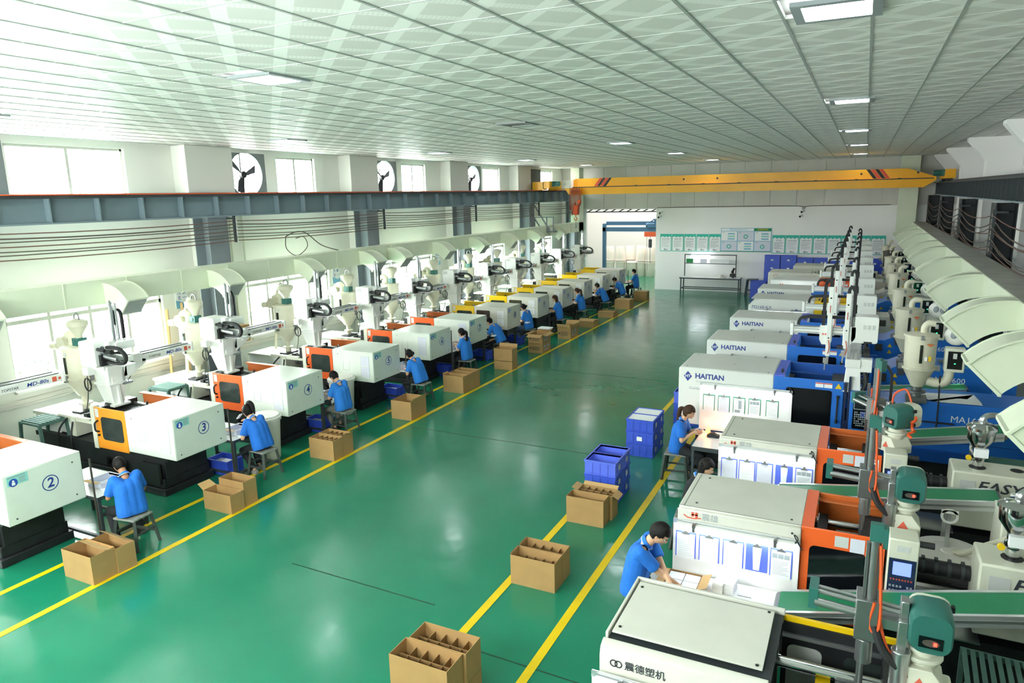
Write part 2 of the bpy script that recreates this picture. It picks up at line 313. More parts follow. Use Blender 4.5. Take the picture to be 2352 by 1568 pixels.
# windows: aluminium frames with one pane per light
def window(i, y0, y1, z0, z1, trans, nv):
    r = thing(f'window_{i}', '', '', (XL-.12, 0, 0)); del r['label']; del r['category']; struct(r)
    w_ = .05
    m = M().box(-.05, .05, y0, y1, z0, z0+w_).box(-.05, .05, y0, y1, z1-w_, z1).box(-.05, .05, y0, y0+w_, z0, z1).box(-.05, .05, y1-w_, y1, z0, z1)
    m.ob('window_frame', 'frame_alu', r)
    if trans: M().box(-.05, .05, y0, y1, trans-.04, trans+.04).ob('transom', 'frame_alu', r)
    ys = [y0+(y1-y0)*k/nv for k in range(nv+1)]
    for k in range(1, nv): M().box(-.045, .045, ys[k]-.03, ys[k]+.03, z0, z1).ob('mullion', 'frame_alu', r)
    for k in range(nv):
        for a, b in ((z0, trans), (trans, z1)) if trans else ((z0, z1),):
            M().box(-.004, .004, ys[k]+.03, ys[k+1]-.03, a+.04, b-.04).ob('pane', 'pane', r)
    M().box(-.02, .22, y0-.05, y1+.05, z0-.05, z0).ob('window_sill', 'wall_white', r)
    return r
i = 0
for y0, y1, z0, z1 in LOW: i += 1; window(i, y0, y1, z0, z1, 2.62, 4)
for y0, y1, z0, z1 in UPW: i += 1; window(i, y0, y1, z0, z1, None, 2)
K['sky_light'] = None
for y0, y1, z0, z1 in LOW+UPW:                                      # portals: steer the daylight sampling through each opening
    l = bpy.data.lights.new('window_portal', 'AREA'); l.shape = 'RECTANGLE'; l.size = z1-z0; l.size_y = y1-y0
    o = bpy.data.objects.new('window_portal', l); C.objects.link(o); o.location = (XL-.26, (y0+y1)/2, (z0+z1)/2); o.rotation_euler = (0, -PI/2, 0); l.cycles.is_portal = True
# outside the low windows: fence, hedge, a lane
struct(M().box(-40, XL-.25, YF-6, 50, -.3, -.1).ob('ground_outside', 'wall_panel'))
fence = thing('garden_fence', 'thin metal bar fence seen through the low windows', 'fence', (-17.2, 0, 0))
for y in range(3, 34): M().box(-.02, .02, y-.02, y+.02, -.1, 2.2).ob('fence_post', 'grey_metal', fence)
for z in (.6, 1.2, 1.8): M().box(-.015, .015, 3, 33, z-.015, z+.015).ob('fence_rail', 'grey_metal', fence)
for y, r, s in ((7.4, .55, 'round dark shrub outside the window beside machine number two'), (8.9, .7, 'broad dark shrub outside the window beside machine number three')):
    t = thing('shrub', s, 'shrub', (-16.2, y, -.1)); mm = M(); rr = random.Random(int(y*10))
    for k in range(420):
        a, b, q = rr.uniform(0, 2*PI), rr.uniform(-.4, 1), rr.uniform(.55, 1.05)*r
        p = (q*math.cos(a)*math.sqrt(max(0, 1-b*b)), q*math.sin(a)*math.sqrt(max(0, 1-b*b)), 1.0+q*b*1.2); d = rr.uniform(.03, .07); e = rr.uniform(-1, 1)*d
        mm.add([(p[0]-d, p[1], p[2]), (p[0], p[1]-d, p[2]+e), (p[0]+d, p[1], p[2]), (p[0], p[1]+d, p[2]-e)], [(0, 1, 2, 3)])
    stuff(mm.ob('foliage', mat('leaf_dark'+str(y), '46523a', .6), t)); M().cyl((0, 0, 0), (0, 0, 1), .05).ob('stem', 'wood_dark', t)
# exhaust fans in square shrouds by the high windows
for k, (a, b) in enumerate(FAN):
    c = (a+b)/2; t = thing('exhaust_fan', f"round exhaust fan in a grey plate, {['nearest', 'second', 'third', 'farthest'][k]} one along the window wall", 'fan', (XL, c, 5.47), 0, 'exhaust fans in the window wall')
    def shroud():
        m = M(); R, n_ = .54, 28; q = .66
        for i_ in range(n_):
            u, v = 2*PI*i_/n_, 2*PI*(i_+1)/n_
            def sqp(t_): k_ = q/max(abs(math.cos(t_)), abs(math.sin(t_))); return k_*math.cos(t_), min(max(k_*math.sin(t_), -.54), .53)
            (y1, z1), (y2, z2) = sqp(u), sqp(v); y3, z3, y4, z4 = R*math.cos(u), R*math.sin(u), R*math.cos(v), R*math.sin(v)
            m.add([(.03,y3,z3),(.03,y1,z1),(.03,y2,z2),(.03,y4,z4),(-.3,y3,z3),(-.3,y4,z4)], [(0,1,2,3),(0,3,5,4)])
        return m
    part('shroud', 'shroud', shroud, 'fan_grey', t)
    def blades():
        m = M().lathe([(.0,-.16),(.09,-.16),(.09,-.05),(.0,-.05)], n=12, ax='x')
        for q in range(3):
            a_ = q*2*PI/3+.4
            P_ = [(.07, -.35), (.2, -.5), (.46, -.28), (.48, .12), (.26, .16), (.08, .3)]
            vs = [(-.1+.05*math.sin(3*u_), r_*math.cos(a_+u_), r_*math.sin(a_+u_)) for r_, u_ in P_]
            m.add(vs+[(x_-.006, y_, z_) for x_, y_, z_ in vs], [tuple(range(6)), tuple(range(11, 5, -1))]+[(i_, (i_+1) % 6, 6+(i_+1) % 6, 6+i_) for i_ in range(6)])
        return m
    part('blades', 'blades', blades, 'dark_iron', t)
    def guard():
        m = M()
        for z in np.linspace(-.5, .5, 9): m.box(-.27, -.262, -math.sqrt(max(.01,.3-z*z)), math.sqrt(max(.01,.3-z*z)), z-.006, z+.006)
        return m.box(-.2, -.16, -.02, .02, -.54, .54)
    part('guard', 'guard', guard, 'grey_metal', t)
struct(M().box(XL-.02, XL+.04, 30.85, 32.2, 4.93, 6.0).ob('trim_2', 'rail_dark'))

# far wall: painted wall with an opening, grey panels above
struct(wall('wall_back', 'y', YB, YB+.2, XL-.25, XR+.25, 0, 4.04, [(-12.95, -9.25, 0, 4.0)], 'wall_white'))
bp = struct(M().box(XL-.25, XR+.25, YB+.06, YB+.25, 4.04, ZC+.05).ob('wall_back_upper', 'wall_panel'))
bp.name = 'wall_back_top'
for k in range(16):
    x = XL+k*1.15
    if x < XR: M().box(x+.01, min(x+1.14, XR), YB+.02, YB+.06, 4.05, 5.0).ob('wall_board', 'wall_panel', bp); M().box(x+.01, min(x+1.14, XR), YB+.024, YB+.06, 5.01, 6.07).ob('wall_board', 'wall_panel', bp)
FILL_WIN = [(-13.0, -9.8, 3.4, 5.4), (-8.4, -5.2, 3.4, 5.4), (-4.2, -1.8, 3.6, 5.4)]
wall('wall_front', 'y', YF-.25, YF, XL-.3, XR+.3, 0, ZC+.1, FILL_WIN, 'wall_paint')
for q, (x0, x1, z0, z1) in enumerate(FILL_WIN):                          # unseen front wall windows, added to light the ceiling and the left machines
    r = thing(f'window_{21+q}', '', '', ((x0+x1)/2, YF-.12, z0)); del r['label']; del r['category']; struct(r); a = (x1-x0)/2; h = z1-z0
    M().box(-a, a, -.05, .05, 0, .05).box(-a, a, -.05, .05, h-.05, h).box(-a, -a+.05, -.05, .05, .05, h-.05).box(a-.05, a, -.05, .05, .05, h-.05).box(-.03, .03, -.04, .04, .05, h-.05).ob('window_frame', 'frame_alu', r)
    for s in (-1, 1): M().box(min(s*.03, s*(a-.05)), max(s*.03, s*(a-.05)), -.004, .004, .05, h-.05).ob('pane', 'pane', r)
    l = bpy.data.lights.new('window_portal', 'AREA'); l.shape = 'RECTANGLE'; l.size = x1-x0; l.size_y = h; l.cycles.is_portal = True
    o = bpy.data.objects.new('window_portal', l); C.objects.link(o); o.location = ((x0+x1)/2, YF-.27, (z0+z1)/2); o.rotation_euler = (PI/2, 0, 0)
# the store behind the opening
struct(M().box(-22, -8, 44, 44.2, 0, 7).ob('wall_store', 'wall_end')); struct(M().box(-22.2, -22, YB, 44, 0, 7).box(-22, XL-.25, YB, YB+.2, 0, 7).ob('wall_store_left', 'wall_end')); struct(M().box(-8.9, -8.7, YB+.2, 44, 0, 7).ob('wall_store_right', 'wall_end')); struct(M().box(-22, -8.7, YB+.25, 44, 6.5, 6.6).ob('ceiling_store', 'wall_end'))
so = bpy.data.lights.new('store_fill', 'AREA'); so.shape = 'RECTANGLE'; so.size = 8; so.size_y = 5; so.energy = 260; o = bpy.data.objects.new('store_fill', so); C.objects.link(o); o.location = (-13.5, 39.6, 6.3)  # added area light that brightens the store
# right wall and its concrete posts with haunches
wr = struct(M().box(XR, XR+.25, YF, YB+.25, 0, ZC+.05).ob('wall_right', 'wall_white'))
for y in (5.9, 11.7, 17.5, 23.3, 29.1, 34.6):
    M().prism([(2.87, 4.9), (2.87, 5.46), (2.42, 6.0), (2.42, ZC), (XR, ZC), (XR, 4.9)], 'y', y, y+.42).ob('haunch', 'wall_white', wr, .01)
    M().box(3.0, XR, y+.9, y+1.5, 0, 4.5).ob('pilaster', 'wall_white', wr, .01)
# steel columns and crane rails
def col_l(y):
    o = M().box(-.3, -.28, -.28, .28, 0, 4.44).box(.16, .18, -.28, .28, 0, 4.44).box(-.28, .16, -.02, .02, 0, 4.44).box(-.34, .22, -.3, .3, 4.44, 4.46).ob('column_left', 'column_steel'); o.location = (-13.5, y, 0); return struct(o)
for y in (5.9, 11.72, 17.5, 23.25, 29.05, 34.55): col_l(y)
def col_r(y):
    o = M().box(-.3, -.28, -.3, .3, 0, 4.44).box(.06, .08, -.3, .3, 0, 4.44).box(-.28, .06, -.02, .02, 0, 4.44).ob('column_right', 'column_dark'); o.location = (2.68, y, 0); return struct(o)
for y in (5.9, 11.7, 17.6, 23.4, 29.2, 34.7): col_r(y)
def rail(x, sgn, lab):
    t = thing('crane_rail', lab, 'rail beam', (x, 0, 4.46))
    M().box(-.015, .015, YF, 34.6, .03, .46).ob('web', 'rail_steel', t); M().box(-.2, .2, YF, 34.6, .46, .5).ob('top_flange', 'rail_dark', t); M().box(-.18, .18, YF, 34.6, 0, .03).ob('bottom_flange', 'rail_steel', t)
    M().box(-.04, .04, YF, 34.6, .5, .55).ob('rail_head', 'rail_dark', t)
    for k in range(36 if sgn > 0 else 58):
        y = .4+k*(.95 if sgn > 0 else .59)
        part('stiff'+str(sgn), 'stiffener', lambda: M().box(*((.02, .17) if sgn > 0 else (-.17, -.02)), -.012, .012, .03, .46), 'rail_steel' if sgn > 0 else 'rail_dark', t, loc=(0, y, 0))
    if sgn > 0: M().tube([(.19, YF, .53), (.19, 34, .53)], .012, 6).ob('bus_bar', 'orange_hose', t)
rail(-13.5, 1, 'blue grey crane rail beam along the window wall'); rail(2.72, -1, 'dark crane rail beam with close stiffeners along the right wall')
# ------------------------------------------------------------------ air ducts with curved spouts
def spout_poly(k=1.0, sx=1):
    P = []
    for i in range(9):
        t = i/8; P.append(((1-t)**2*0+2*t*(1-t)*-.5+t*t*-.8, (1-t)**2*.42+2*t*(1-t)*.44+t*t*.1))
    for i in range(9):
        t = i/8; P.append(((1-t)**2*-.5+2*t*(1-t)*-.3+t*t*0, (1-t)**2*-.2+2*t*(1-t)*.03+t*t*.04))
    return [(sx*x*k, z*(.5+.5*k)) for x, z in P]
def duct(name, lab, x0, x1, z0, z1, ys, sx, k, wdt, riser):
    t = thing('air_duct', lab, 'air duct', (x0, 0, z0))
    d = x1-x0; M().box(0, d, YF+.02, 34.2, 0, z1-z0).ob('duct_body', 'duct_green', t)
    M().box(.01*(1 if d > 0 else -1), d, YF+.02, 34.2, z1-z0, z1-z0+.008).ob('duct_top', 'duct_top' if sx > 0 else 'duct_green', t)
    rx0, rx1, ry0, ry1 = riser; M().box(rx0-x0, rx1-x0, ry0, ry1, 0, ZC-z0-.012).ob('riser', 'duct_green', t)
    y = 1.5 if sx < 0 else 40
    while y < 33: part('flange'+name, 'flange', lambda: M().box(-.012*sx, d, -.012, .012, -.012, z1-z0+.012), 'duct_green', t, loc=(0, y, 0)); y += 1.24
    for y in ys:
        s = part('spout'+name, 'spout', lambda: M().prism(spout_poly(k, sx), 'y', 0, wdt), 'duct_green', t, loc=(0, y, 0))
        P = spout_poly(k, sx)
        def edge():
            m = M(); a = [(x, -.012, z) for x, z in P[:9]]; m.strip(a, (0, 1, 0), .03, .02); m.strip([(x, wdt+.012, z) for x, z in P[:9]], (0, 1, 0), .03, .02)
            return m.beam((P[8][0], 0, P[8][1]), (P[9][0], 0, P[9][1]), .03, .03).beam((P[8][0], 0, P[8][1]), (P[8][0], wdt, P[8][1]), .03, .03).beam((P[9][0], 0, P[9][1]), (P[9][0], wdt, P[9][1]), .03, .03)
        part('sp_edge'+name, 'seam', edge, 'duct_green', s)
        def gr():
            m = M(); (ax, az), (bx, bz) = P[8], P[9]; ux, uz = bx-ax, bz-az; L_ = math.hypot(ux, uz); nx, nz = -uz/L_*sx, ux/L_*sx
            for q in range(12):
                f = (q+.5)/12; cx, cz = ax+ux*f+nx*-.006, az+uz*f+nz*-.006
                m.beam((cx, .02, cz), (cx, wdt-.02, cz), .02, .012)
            return m
        part('grille'+name, 'grille', gr, 'grille', s)
    return t
duct('l', 'long pale green air duct with curved spouts above the numbered machines', -12.8, -13.25, 2.95, 3.4, [3.4, 5.9, 8.45, 10.85, 13.5, 16.1, 17.45, 19.95, 22.4, 24.9, 27.4, 29.9], -1, .82, .42, (-13.25, -12.8, 33.6, 34.2))
dr = duct('r', 'long grey topped air duct with big curved spouts along the right wall', 1.85, 2.34, 2.93, 3.35, [3.4, 5.95, 8.25, 10.75, 13.85, 16.95, 20.0, 22.1, 25.4, 28.2, 30.8], 1, 1.0, .42, (1.25, 1.95, 34.2, 34.7))
M().box(-.1, .48, 22, 34.2, -.2, -.02).ob('duct_branch', 'duct_green', dr)

# ------------------------------------------------------------------ power wires on insulator racks
def wires(x, ys, z0, dz, n, sag, name, lab, grp, m):
    for i in range(n):
        z = z0-dz*i; pts = []
        for a, b in zip(ys, ys[1:]):
            for k in range(6):
                t = k/6; pts.append((x+.02*math.sin(i*3+a), a+(b-a)*t, z-sag*(1+.35*math.sin(i*2.1+a))*4*t*(1-t)))
        pts.append((x, ys[-1], z))
        lab_i = lab.format(['topmost', 'second', 'third', 'fourth', 'fifth', 'sixth', 'lowest', 'eighth'][i] if i < n-1 else 'lowest')
        tag(M().tube(pts, .011 if i != 1 else .014, 5).ob(name, m if i % 3 else 'wire_red'), lab_i, 'wire', grp)
def racks(x, ys, z0, dz, n, lab, sx):
    for y, nm_ in zip(ys, ('nearest', 'second', 'third', 'fourth', 'fifth', 'farthest')):
        t = thing('insulator_rack', lab+f', {nm_} one', 'insulators', (x, y, z0), 0, lab)
        part('rackbar%s' % sx, 'bracket', lambda: M().box(-.03, .03, -.06, -.02, -dz*(n-.5), .12).box(-.03*sx-.2*(sx>0)-.0, .03+.2*(sx<0), -.06, -.03, .04, .08), 'rail_dark', t)
        for i in range(n): part('insul', 'insulator', lambda: M().lathe([(.014,-.035),(.04,-.025),(.024,0),(.04,.025),(.014,.035)], n=8), 'porcelain', t, loc=(0, 0, -dz*i))
YC = [5.9, 11.72, 17.5, 23.25, 29.05, 34.5]
wires(-13.08, [YF]+[y+.3 for y in YC], 4.36, .075, 7, .05, 'power_wire', '{} bare power wire strung along the window wall under the crane rail', 'wires along the window wall', 'wire')
racks(-13.08, [y+.3 for y in YC], 4.36, .075, 7, 'row of white insulators on the column by the windows', 1)
wires(2.36, [YF]+[y-.35 for y in (5.9, 11.7, 17.6, 23.4, 29.2)]+[34.3], 4.2, .115, 7, .22, 'power_wire', '{} sagging power wire along the right wall under the crane rail', 'wires along the right wall', 'wire')
racks(2.36, [y-.35 for y in (5.9, 11.7, 17.6, 23.4, 29.2)], 4.2, .115, 7, 'row of white insulators on the dark column', -1)
t = tag(M().tube([(-13.1, 13.6, 3.9), (-13.05, 13.9, 4.0), (-13.05, 14.3, 3.95), (-13.1, 14.9, 3.6), (-13.1, 15.6, 3.4)], .014, 6, sub=5).tube([(-13.1, 13.6, 3.9), (-13.05, 13.55, 3.6), (-13.05, 13.9, 3.4), (-13.05, 14.3, 3.6), (-13.05, 14.2, 3.86), (-13.05, 13.9, 3.84)], .011, 6, sub=5).ob('loose_cable', 'wire'), 'loose coiled cable hanging from the power wires above the long duct', 'cable')

# ------------------------------------------------------------------ overhead crane
cr = thing('overhead_crane', 'yellow single girder overhead crane with red and black stripes at both ends', 'crane', (0, 31, 4.77))
M().prism([(-12.45, .33), (-12.45, .5), (-11.9, .71), (1.35, .71), (2.3, .38), (2.3, .33)], 'y', -.16, .16).ob('girder', 'crane_yellow', cr)
M().prism([(-12.45, .33), (-12.2, 0), (1.9, 0), (2.3, .25), (2.3, .33)], 'y', -.27, .27).ob('lower_beam', 'crane_yellow', cr)
M().box(-12.3, 2.2, -.3, -.26, .31, .345).ob('cable_track', 'rail_dark', cr)
for k in range(9): part('cr_clip', 'clip', lambda: M().box(-.06, .06, -.32, -.26, .33, .36), 'rail_dark', cr, loc=(-10.5+k*1.45, 0, 0))
def stripe(x, lean, m): M().prism([(x, .36), (x+.13, .36), (x+.13+lean, .708), (x+lean, .708)], 'y', -.165, -.16).ob('stripe', m, cr)
for k in range(4): stripe(-11.03+k*.145, .27, 'crane_stripe_red' if k % 2 == 0 else 'black'); stripe(.22+k*.145, -.26, 'black' if k % 2 == 0 else 'crane_stripe_red')
for x in (-12.98, 2.66):
    e = M().box(x-.16, x+.16, -1.1, 1.1, .3, .62).ob('end_carriage', 'crane_yellow', cr)
    for y in (-.85, .85): M().cyl((x-.1-.42*(x < 0), y, .26), (x+.1-.42*(x < 0), y, .26), .1).ob('wheel', 'rail_dark', e)
    if x < 0: M().box(-13.66, -13.1, -1.1, -.7, .24, .6).box(-13.66, -13.1, .7, 1.1, .24, .6).ob('axle_box', 'crane_yellow', e)
    s_ = 1 if x < 0 else -1
    M().cyl((x+.12*s_, -.7, .5), (x+.5*s_, -.7, .5), .11).box(x+.1*s_, x+.25*s_, -.82, -.58, .38, .62).ob('drive_motor', 'teal_green', e)
M().box(-12.5, -12.02, -.45, -.165, .3, .64).ob('control_box', 'grey_paint', cr); M().cyl((-12.75, -.4, .42), (-12.6, -.4, .5), .06).ob('beacon', 'red', cr)
for x in (-7.0, -5.6, -.2, 1.7): M().cyl((x, -.165, .55), (x, -.16, .55), .04).ob('bolt_hole', 'rail_dark', cr)
ho = thing('chain_hoist', 'orange chain hoist with red chains and a hook below the yellow crane', 'hoist', (-11.8, 30.6, 4.77))
M().box(-.22, .22, -.1, .26, -.02, .06).box(-.2, .2, -.06, .2, .06, .3).ob('trolley', 'crane_yellow', ho)
for k in range(7):
    x = -.24+k*.075; L_ = .45+.22*math.sin(k*1.7)
    M().tube([(x, -.12, .3), (x-.02, -.13, -.2), (x, -.13, -L_-.2), (x+.05, -.13, -L_-.05), (x+.05, -.12, .2)], .022, 6, sub=4).ob('chain', mat('chain_red%d' % k, '9c3b2a', .6), ho)
M().ball((.19, -.1, -.32), .1).ob('motor', 'orange_hose', ho); M().box(-.06, .14, -.2, 0, -.9, -.5).cyl((-.05, -.1, -.55), (.15, -.1, -.55), .1).ob('hook_block', 'orange_hose', ho)
M().tube([(.02, -.1, -.9), (.02, -.1, -1.0), (.08, -.1, -1.06), (.03, -.1, -1.14), (-.05, -.1, -1.1), (-.06, -.1, -1.04)], .02, 8, sub=4).ob('hook', 'orange_hose', ho)
M().tube([(.02, -.1, -1.12), (.02, -.1, -1.4)], .008, 6).tube([(.02, -.1, -1.38), (.05, -.1, -1.43), (.02, -.1, -1.48), (-.02, -.1, -1.44)], .01, 6, sub=4).ob('load_chain', 'rail_dark', ho)
pf = thing('wall_platform', 'grey steel service platform with a rail and braces beyond the last column by the windows', 'platform', (-13.75, 30, 3.13))
M().box(0, 1.3, -.5, .5, 0, .06).ob('deck', 'column_steel', pf)
for x in (.35, .95, 1.27): M().box(x-.02, x+.02, -.5, -.46, .06, .68).ob('rail_post', 'column_steel', pf)
M().box(0, 1.3, -.5, -.46, .66, .7).ob('hand_rail', 'column_steel', pf); M().box(1.08, 1.22, -.45, -.3, .06, .22).ob('box', 'cream_paint', pf)
M().beam((-.1, -.5, 1.3), (.75, -.5, .05), .05, .05).ob('brace', 'column_steel', pf); M().beam((.3, -.5, 1.3), (1.1, -.5, .08), .05, .05).ob('brace', 'column_steel', pf)

# ------------------------------------------------------------------ notices on the walls
def lines_of(m, x0, x1, z0, z1, n, h=.012):
    for i in range(n):
        z = z1-(z1-z0)*i/max(1, n-1); m.box(x0, x1-(x1-x0)*(.35 if i % 4 == 3 else .05*((i*7) % 3)), -.0075, -.006, z-h/2, z+h/2)
    return m
titles = ['安全生产制度', '设备操作规程', '质量管理制度', '现场管理制度', '岗位责任制', '员工手册', '开机作业流程', '调机作业流程', '注塑成型要点', '模具保养制度', '原料管理制度', '卫生管理制度', '消防安全制度']
for k in range(13):
    x = -9.03+k*.597 if k < 5 else -3.75+(k-5)*.587; z = 1.92 if k < 5 else 1.885
    pos = ['first', 'second', 'third', 'fourth', 'fifth'][k] if k < 5 else ['first', 'second', 'third', 'fourth', 'fifth', 'sixth', 'seventh', 'eighth'][k-5]
    t = thing('wall_notice', f"teal topped notice, {pos} from the {'opening toward the big board' if k < 5 else 'big board toward the air duct'}", 'notice', (x, YB, z), 0, 'teal topped notices on the far wall')
    part('ntc_board', 'backing', lambda: M().box(0, .57, -.012, 0, 0, .85), 'teal_print', t)
    part('ntc_sheet', 'sheet', lambda: M().prism([(.03, .03), (.54, .03), (.54, .68)]+[(.54-.51*i/9, .68+.03*((i*5) % 3)) for i in range(1, 9)]+[(.03, .7)], 'y', -.015, -.012), 'paper', t)
    part('ntc_lines%d' % (k % 3), 'print', lambda: lines_of(M(), .08, .49, .22, .52, 6+(k % 3)*2).box(.2, .3, -.0165, -.015, .05, .13).box(.33, .38, -.0165, -.015, .05, .11), 'print_grey', t, loc=(0, -.0095, 0))
    text('title', titles[k], .062, 'print_dark', t, (.285, -.0165, .6), FACE_MY)
t = thing('notice_board', 'wide teal and white notice board with a green heading on the far wall', 'notice board', (-6.09, YB, 1.94))
M().box(0, 2.3, -.02, 0, 0, 1.12).ob('board', 'poster_blue', t); M().box(.03, 1.5, -.024, -.02, .98, 1.1).ob('heading', 'paper', t); M().box(1.52, 2.28, -.024, -.02, .98, 1.1).ob('heading', 'green_print', t); M().box(0, 2.3, -.024, -.02, 0, .03).ob('foot_strip', 'green_print', t)
text('lettering', '塑胶制品有限公司', .1, 'poster_blue', t, (.8, -.026, 1.04), FACE_MY); text('lettering', '6S管理专栏', .1, 'warn_yellow', t, (1.9, -.026, 1.04), FACE_MY)
for i in range(3):
    for j in range(2):
        p = M().box(.03+i*.76, .75+i*.76, -.024, -.02, .05+j*.47, .49+j*.47).ob('panel', 'paper' if (i+j) % 2 else 'paper_lilac', t)
        x, z = .03+i*.76, .05+j*.47
        text('lettering', ['整理', '整顿', '清扫', '清洁', '素养', '安全'][i+3*j], .05, 'green_print', p, (x+.1, -.026, z+.39), FACE_MY)
        if (i+j) % 2 == 0: M().lathe([(.06,0),(.1,0),(.1,.003),(.06,.003)], (x+.36, -.028, z+.2), 20, 'y', True).ob('diagram', 'teal_print', p)
        else:
            for q in range(3): M().box(x+.3, x+.62, -.027, -.024, z+.06+q*.12, z+.12+q*.12).ob('diagram', 'teal_light' if q % 2 else 'poster_blue', p)
for y, z, w in ((11.3, 2.36, 'beside machine number three'), (16.8, 2.3, 'beside the third steel column'), (22.6, 2.3, 'far along the window wall')):
    t = thing('safety_sign', f'white and blue upright safety sign on the window wall {w}', 'sign', (XL, y, z))
    M().box(0, .015, -.17, .17, 0, .72).ob('sign_plate', 'paper', t); M().prism([(-.17, .0), (.17, .0), (.17, .16), (.06, .11), (-.06, .17), (-.17, .2)], 'x', .015, .017).ob('wave_print', 'poster_blue', t)
    for c, xx in (('安全第一', .07), ('预防为主', -.07)):
        for q, ch in enumerate(c): text('lettering', ch, .11, 'blue_ink', t, (.018, xx, .62-q*.125), FACE_PX)
for x, w in ((-9.0, 'above the opening corner'), (-2.53, 'above the middle of the far wall')):
    for dz, dx, pos in ((.1, .06, 'upper'), (-.1, 0, 'lower')):
        t = thing('security_camera', f'{pos} of two small security cameras {w}', 'camera', (x+dx, YB, 3.76+dz))
        M().cyl((0, 0, 0), (0, -.1, -.02), .02).ob('bracket', 'grey_metal', t); M().cyl((0, -.08, -.02), (-.06, -.3, -.07), .055).ob('housing', 'white_paint', t); M().cyl((-.06, -.3, -.07), (-.063, -.31, -.073), .045).ob('lens', 'black_gloss', t)
tag(M().tube([(-9.2, 34.97, 4.05), (-6, 34.97, 4.07), (-2.7, 34.97, 4.05), (-2.5, 34.97, 3.9), (-2.2, 34.97, 4.05), (1, 34.97, 4.06)], .014, 6, sub=4).ob('cable', 'wire'), 'dark cable run along the top edge of the white far wall', 'cable')

# ------------------------------------------------------------------ far end: bench, crates, store
b = thing('work_bench', 'dark framed work bench with a lamp rack against the white far wall', 'bench', (-7.8, 34.05, 0))
M().box(0, 2.8, 0, .7, .7, .75).ob('bench_top', 'table_top', b); M().box(-.01, 2.81, -.01, 0, .69, .75).box(-.01, 0, 0, .7, .69, .75).box(2.8, 2.81, 0, .7, .69, .75).ob('edge', 'table_frame', b)
for x in (.03, 2.73):
    for y in (.03, .63): M().box(x, x+.05, y, y+.05, 0, .7).ob('leg', 'table_frame', b)
M().box(.03, 2.78, .04, .08, .2, .24).box(.03, 2.78, .62, .66, .2, .24).box(.04, .08, .05, .65, .2, .24).box(2.73, 2.77, .05, .65, .2, .24).ob('stretcher', 'table_frame', b)
rk = M().box(.08, .12, .6, .64, .75, 1.82).box(2.5, 2.54, .6, .64, .75, 1.82).box(.08, 2.54, .6, .64, 1.78, 1.82).box(.1, 2.5, .6, .62, 1.36, 1.39).ob('rack', 'table_frame', b)
M().box(.4, 1.3, .56, .6, 1.73, 1.78).ob('tube_lamp', 'tube_on', b)
M().box(.18, .5, .58, .6, 1.4, 1.6).ob('card', 'green_print', b); M().box(.85, 1.15, .58, .6, 1.4, 1.6).ob('card', 'paper_lilac', b); M().box(1.3, 2.2, .59, .6, 1.4, 1.6).ob('card', 'paper', b)
M().cyl((2.43, .4, .75), (2.43, .4, 1.15), .04).box(2.3, 2.55, .3, .5, .8, .95).cyl((2.38, .35, 1.0), (2.48, .45, 1.2), .05).ob('press', 'dark_iron', b)
tag(M().lathe([(.08, 0), (.22, 0), (.24, .05), (.1, .08), (.12, .14), (.02, .16)], (-5.9, 34.35, .75), 18).ob('white_tray', 'plastic_white'), 'round white tray on the far work bench', 'tray')
t = thing('stool', 'dark wooden stool at the end of the far work bench', 'stool', (-4.45, 34.2, 0)); M().box(-.24, .24, -.24, .24, .7, .75).ob('seat', 'table_frame', t)
for a in (-1, 1):
    for c in (-1, 1): M().beam((a*.27, c*.24, 0), (a*.21, c*.2, .7), .05, .05).ob('leg', 'table_frame', t)
M().box(-.25, .25, -.24, -.2, .2, .24).box(-.25, .25, .2, .24, .2, .24).ob('stretcher', 'table_frame', t)
def crate_parts(key, a, b_, h, m, t, label=None, open_=True):
    """ribbed plastic crate a by b by h with walls, floor, ribs and a rim"""
    def body():
        mm = M(); w = .012; mm.box(0, a, 0, b_, 0, .012)
        mm.box(0, a, 0, w, .012, h-.002).box(0, a, b_-w, b_, .012, h-.002).box(0, w, w, b_-w, .012, h-.002).box(a-w, a, w, b_-w, .012, h-.002); return mm
    part(key+'body', 'shell', body, m, t)
    def rim(): return M().box(-.012, a+.012, -.012, .012, h-.03, h).box(-.012, a+.012, b_-.012, b_+.012, h-.03, h).box(-.012, .012, .012, b_-.012, h-.03, h).box(a-.012, a+.012, .012, b_-.012, h-.03, h)
    part(key+'rim', 'rim', rim, m, t)
    def ribs():
        mm = M()
        for q in range(1, 4): mm.box(a*q/4-.006, a*q/4+.006, -.009, .001, .01, h-.03)
        for q in range(1, 3): mm.box(a-.001, a+.009, b_*q/3-.006, b_*q/3+.006, .01, h-.03).box(-.009, .001, b_*q/3-.006, b_*q/3+.006, .01, h-.03)
        return mm.box(.0, a, -.009, .001, .01, .03).box(a-.001, a+.009, 0, b_, .01, .03)
    part(key+'ribs', 'rib', ribs, m, t)
for c in range(8):
    x = -3.96+c*.7
    hs = 5
    for k in range(hs):
        h = .37 if c < 2 else .35
        t = thing('storage_crate', f"blue storage crate, {['bottom', 'second', 'third', 'fourth', 'top'][k]} of the {['first', 'second', 'third', 'fourth', 'fifth', 'sixth', 'seventh', 'eighth'][c]} stack from the bench along the far wall", 'crate', (x, 34.25, k*h), 0, 'blue crates stacked against the far wall')
        crate_parts('fc%d' % (c < 2), .66, .5, h, 'crate_blue', t); M().box(.28, .38, -.014, -.009, .14, .2).ob('tag', 'paper', t)
for k in range(2):
    t = thing('storage_crate', f"{['lower', 'upper'][k]} of two blue crates standing alone before the far stacks", 'crate', (-4.42, 33.4, k*.37)); crate_parts('fc1', .66, .5, .37, 'crate_blue', t)
g = thing('gantry_crane', 'blue gantry frame with a trolley in the store beyond the opening', 'gantry', (-13.05, 38, 0))
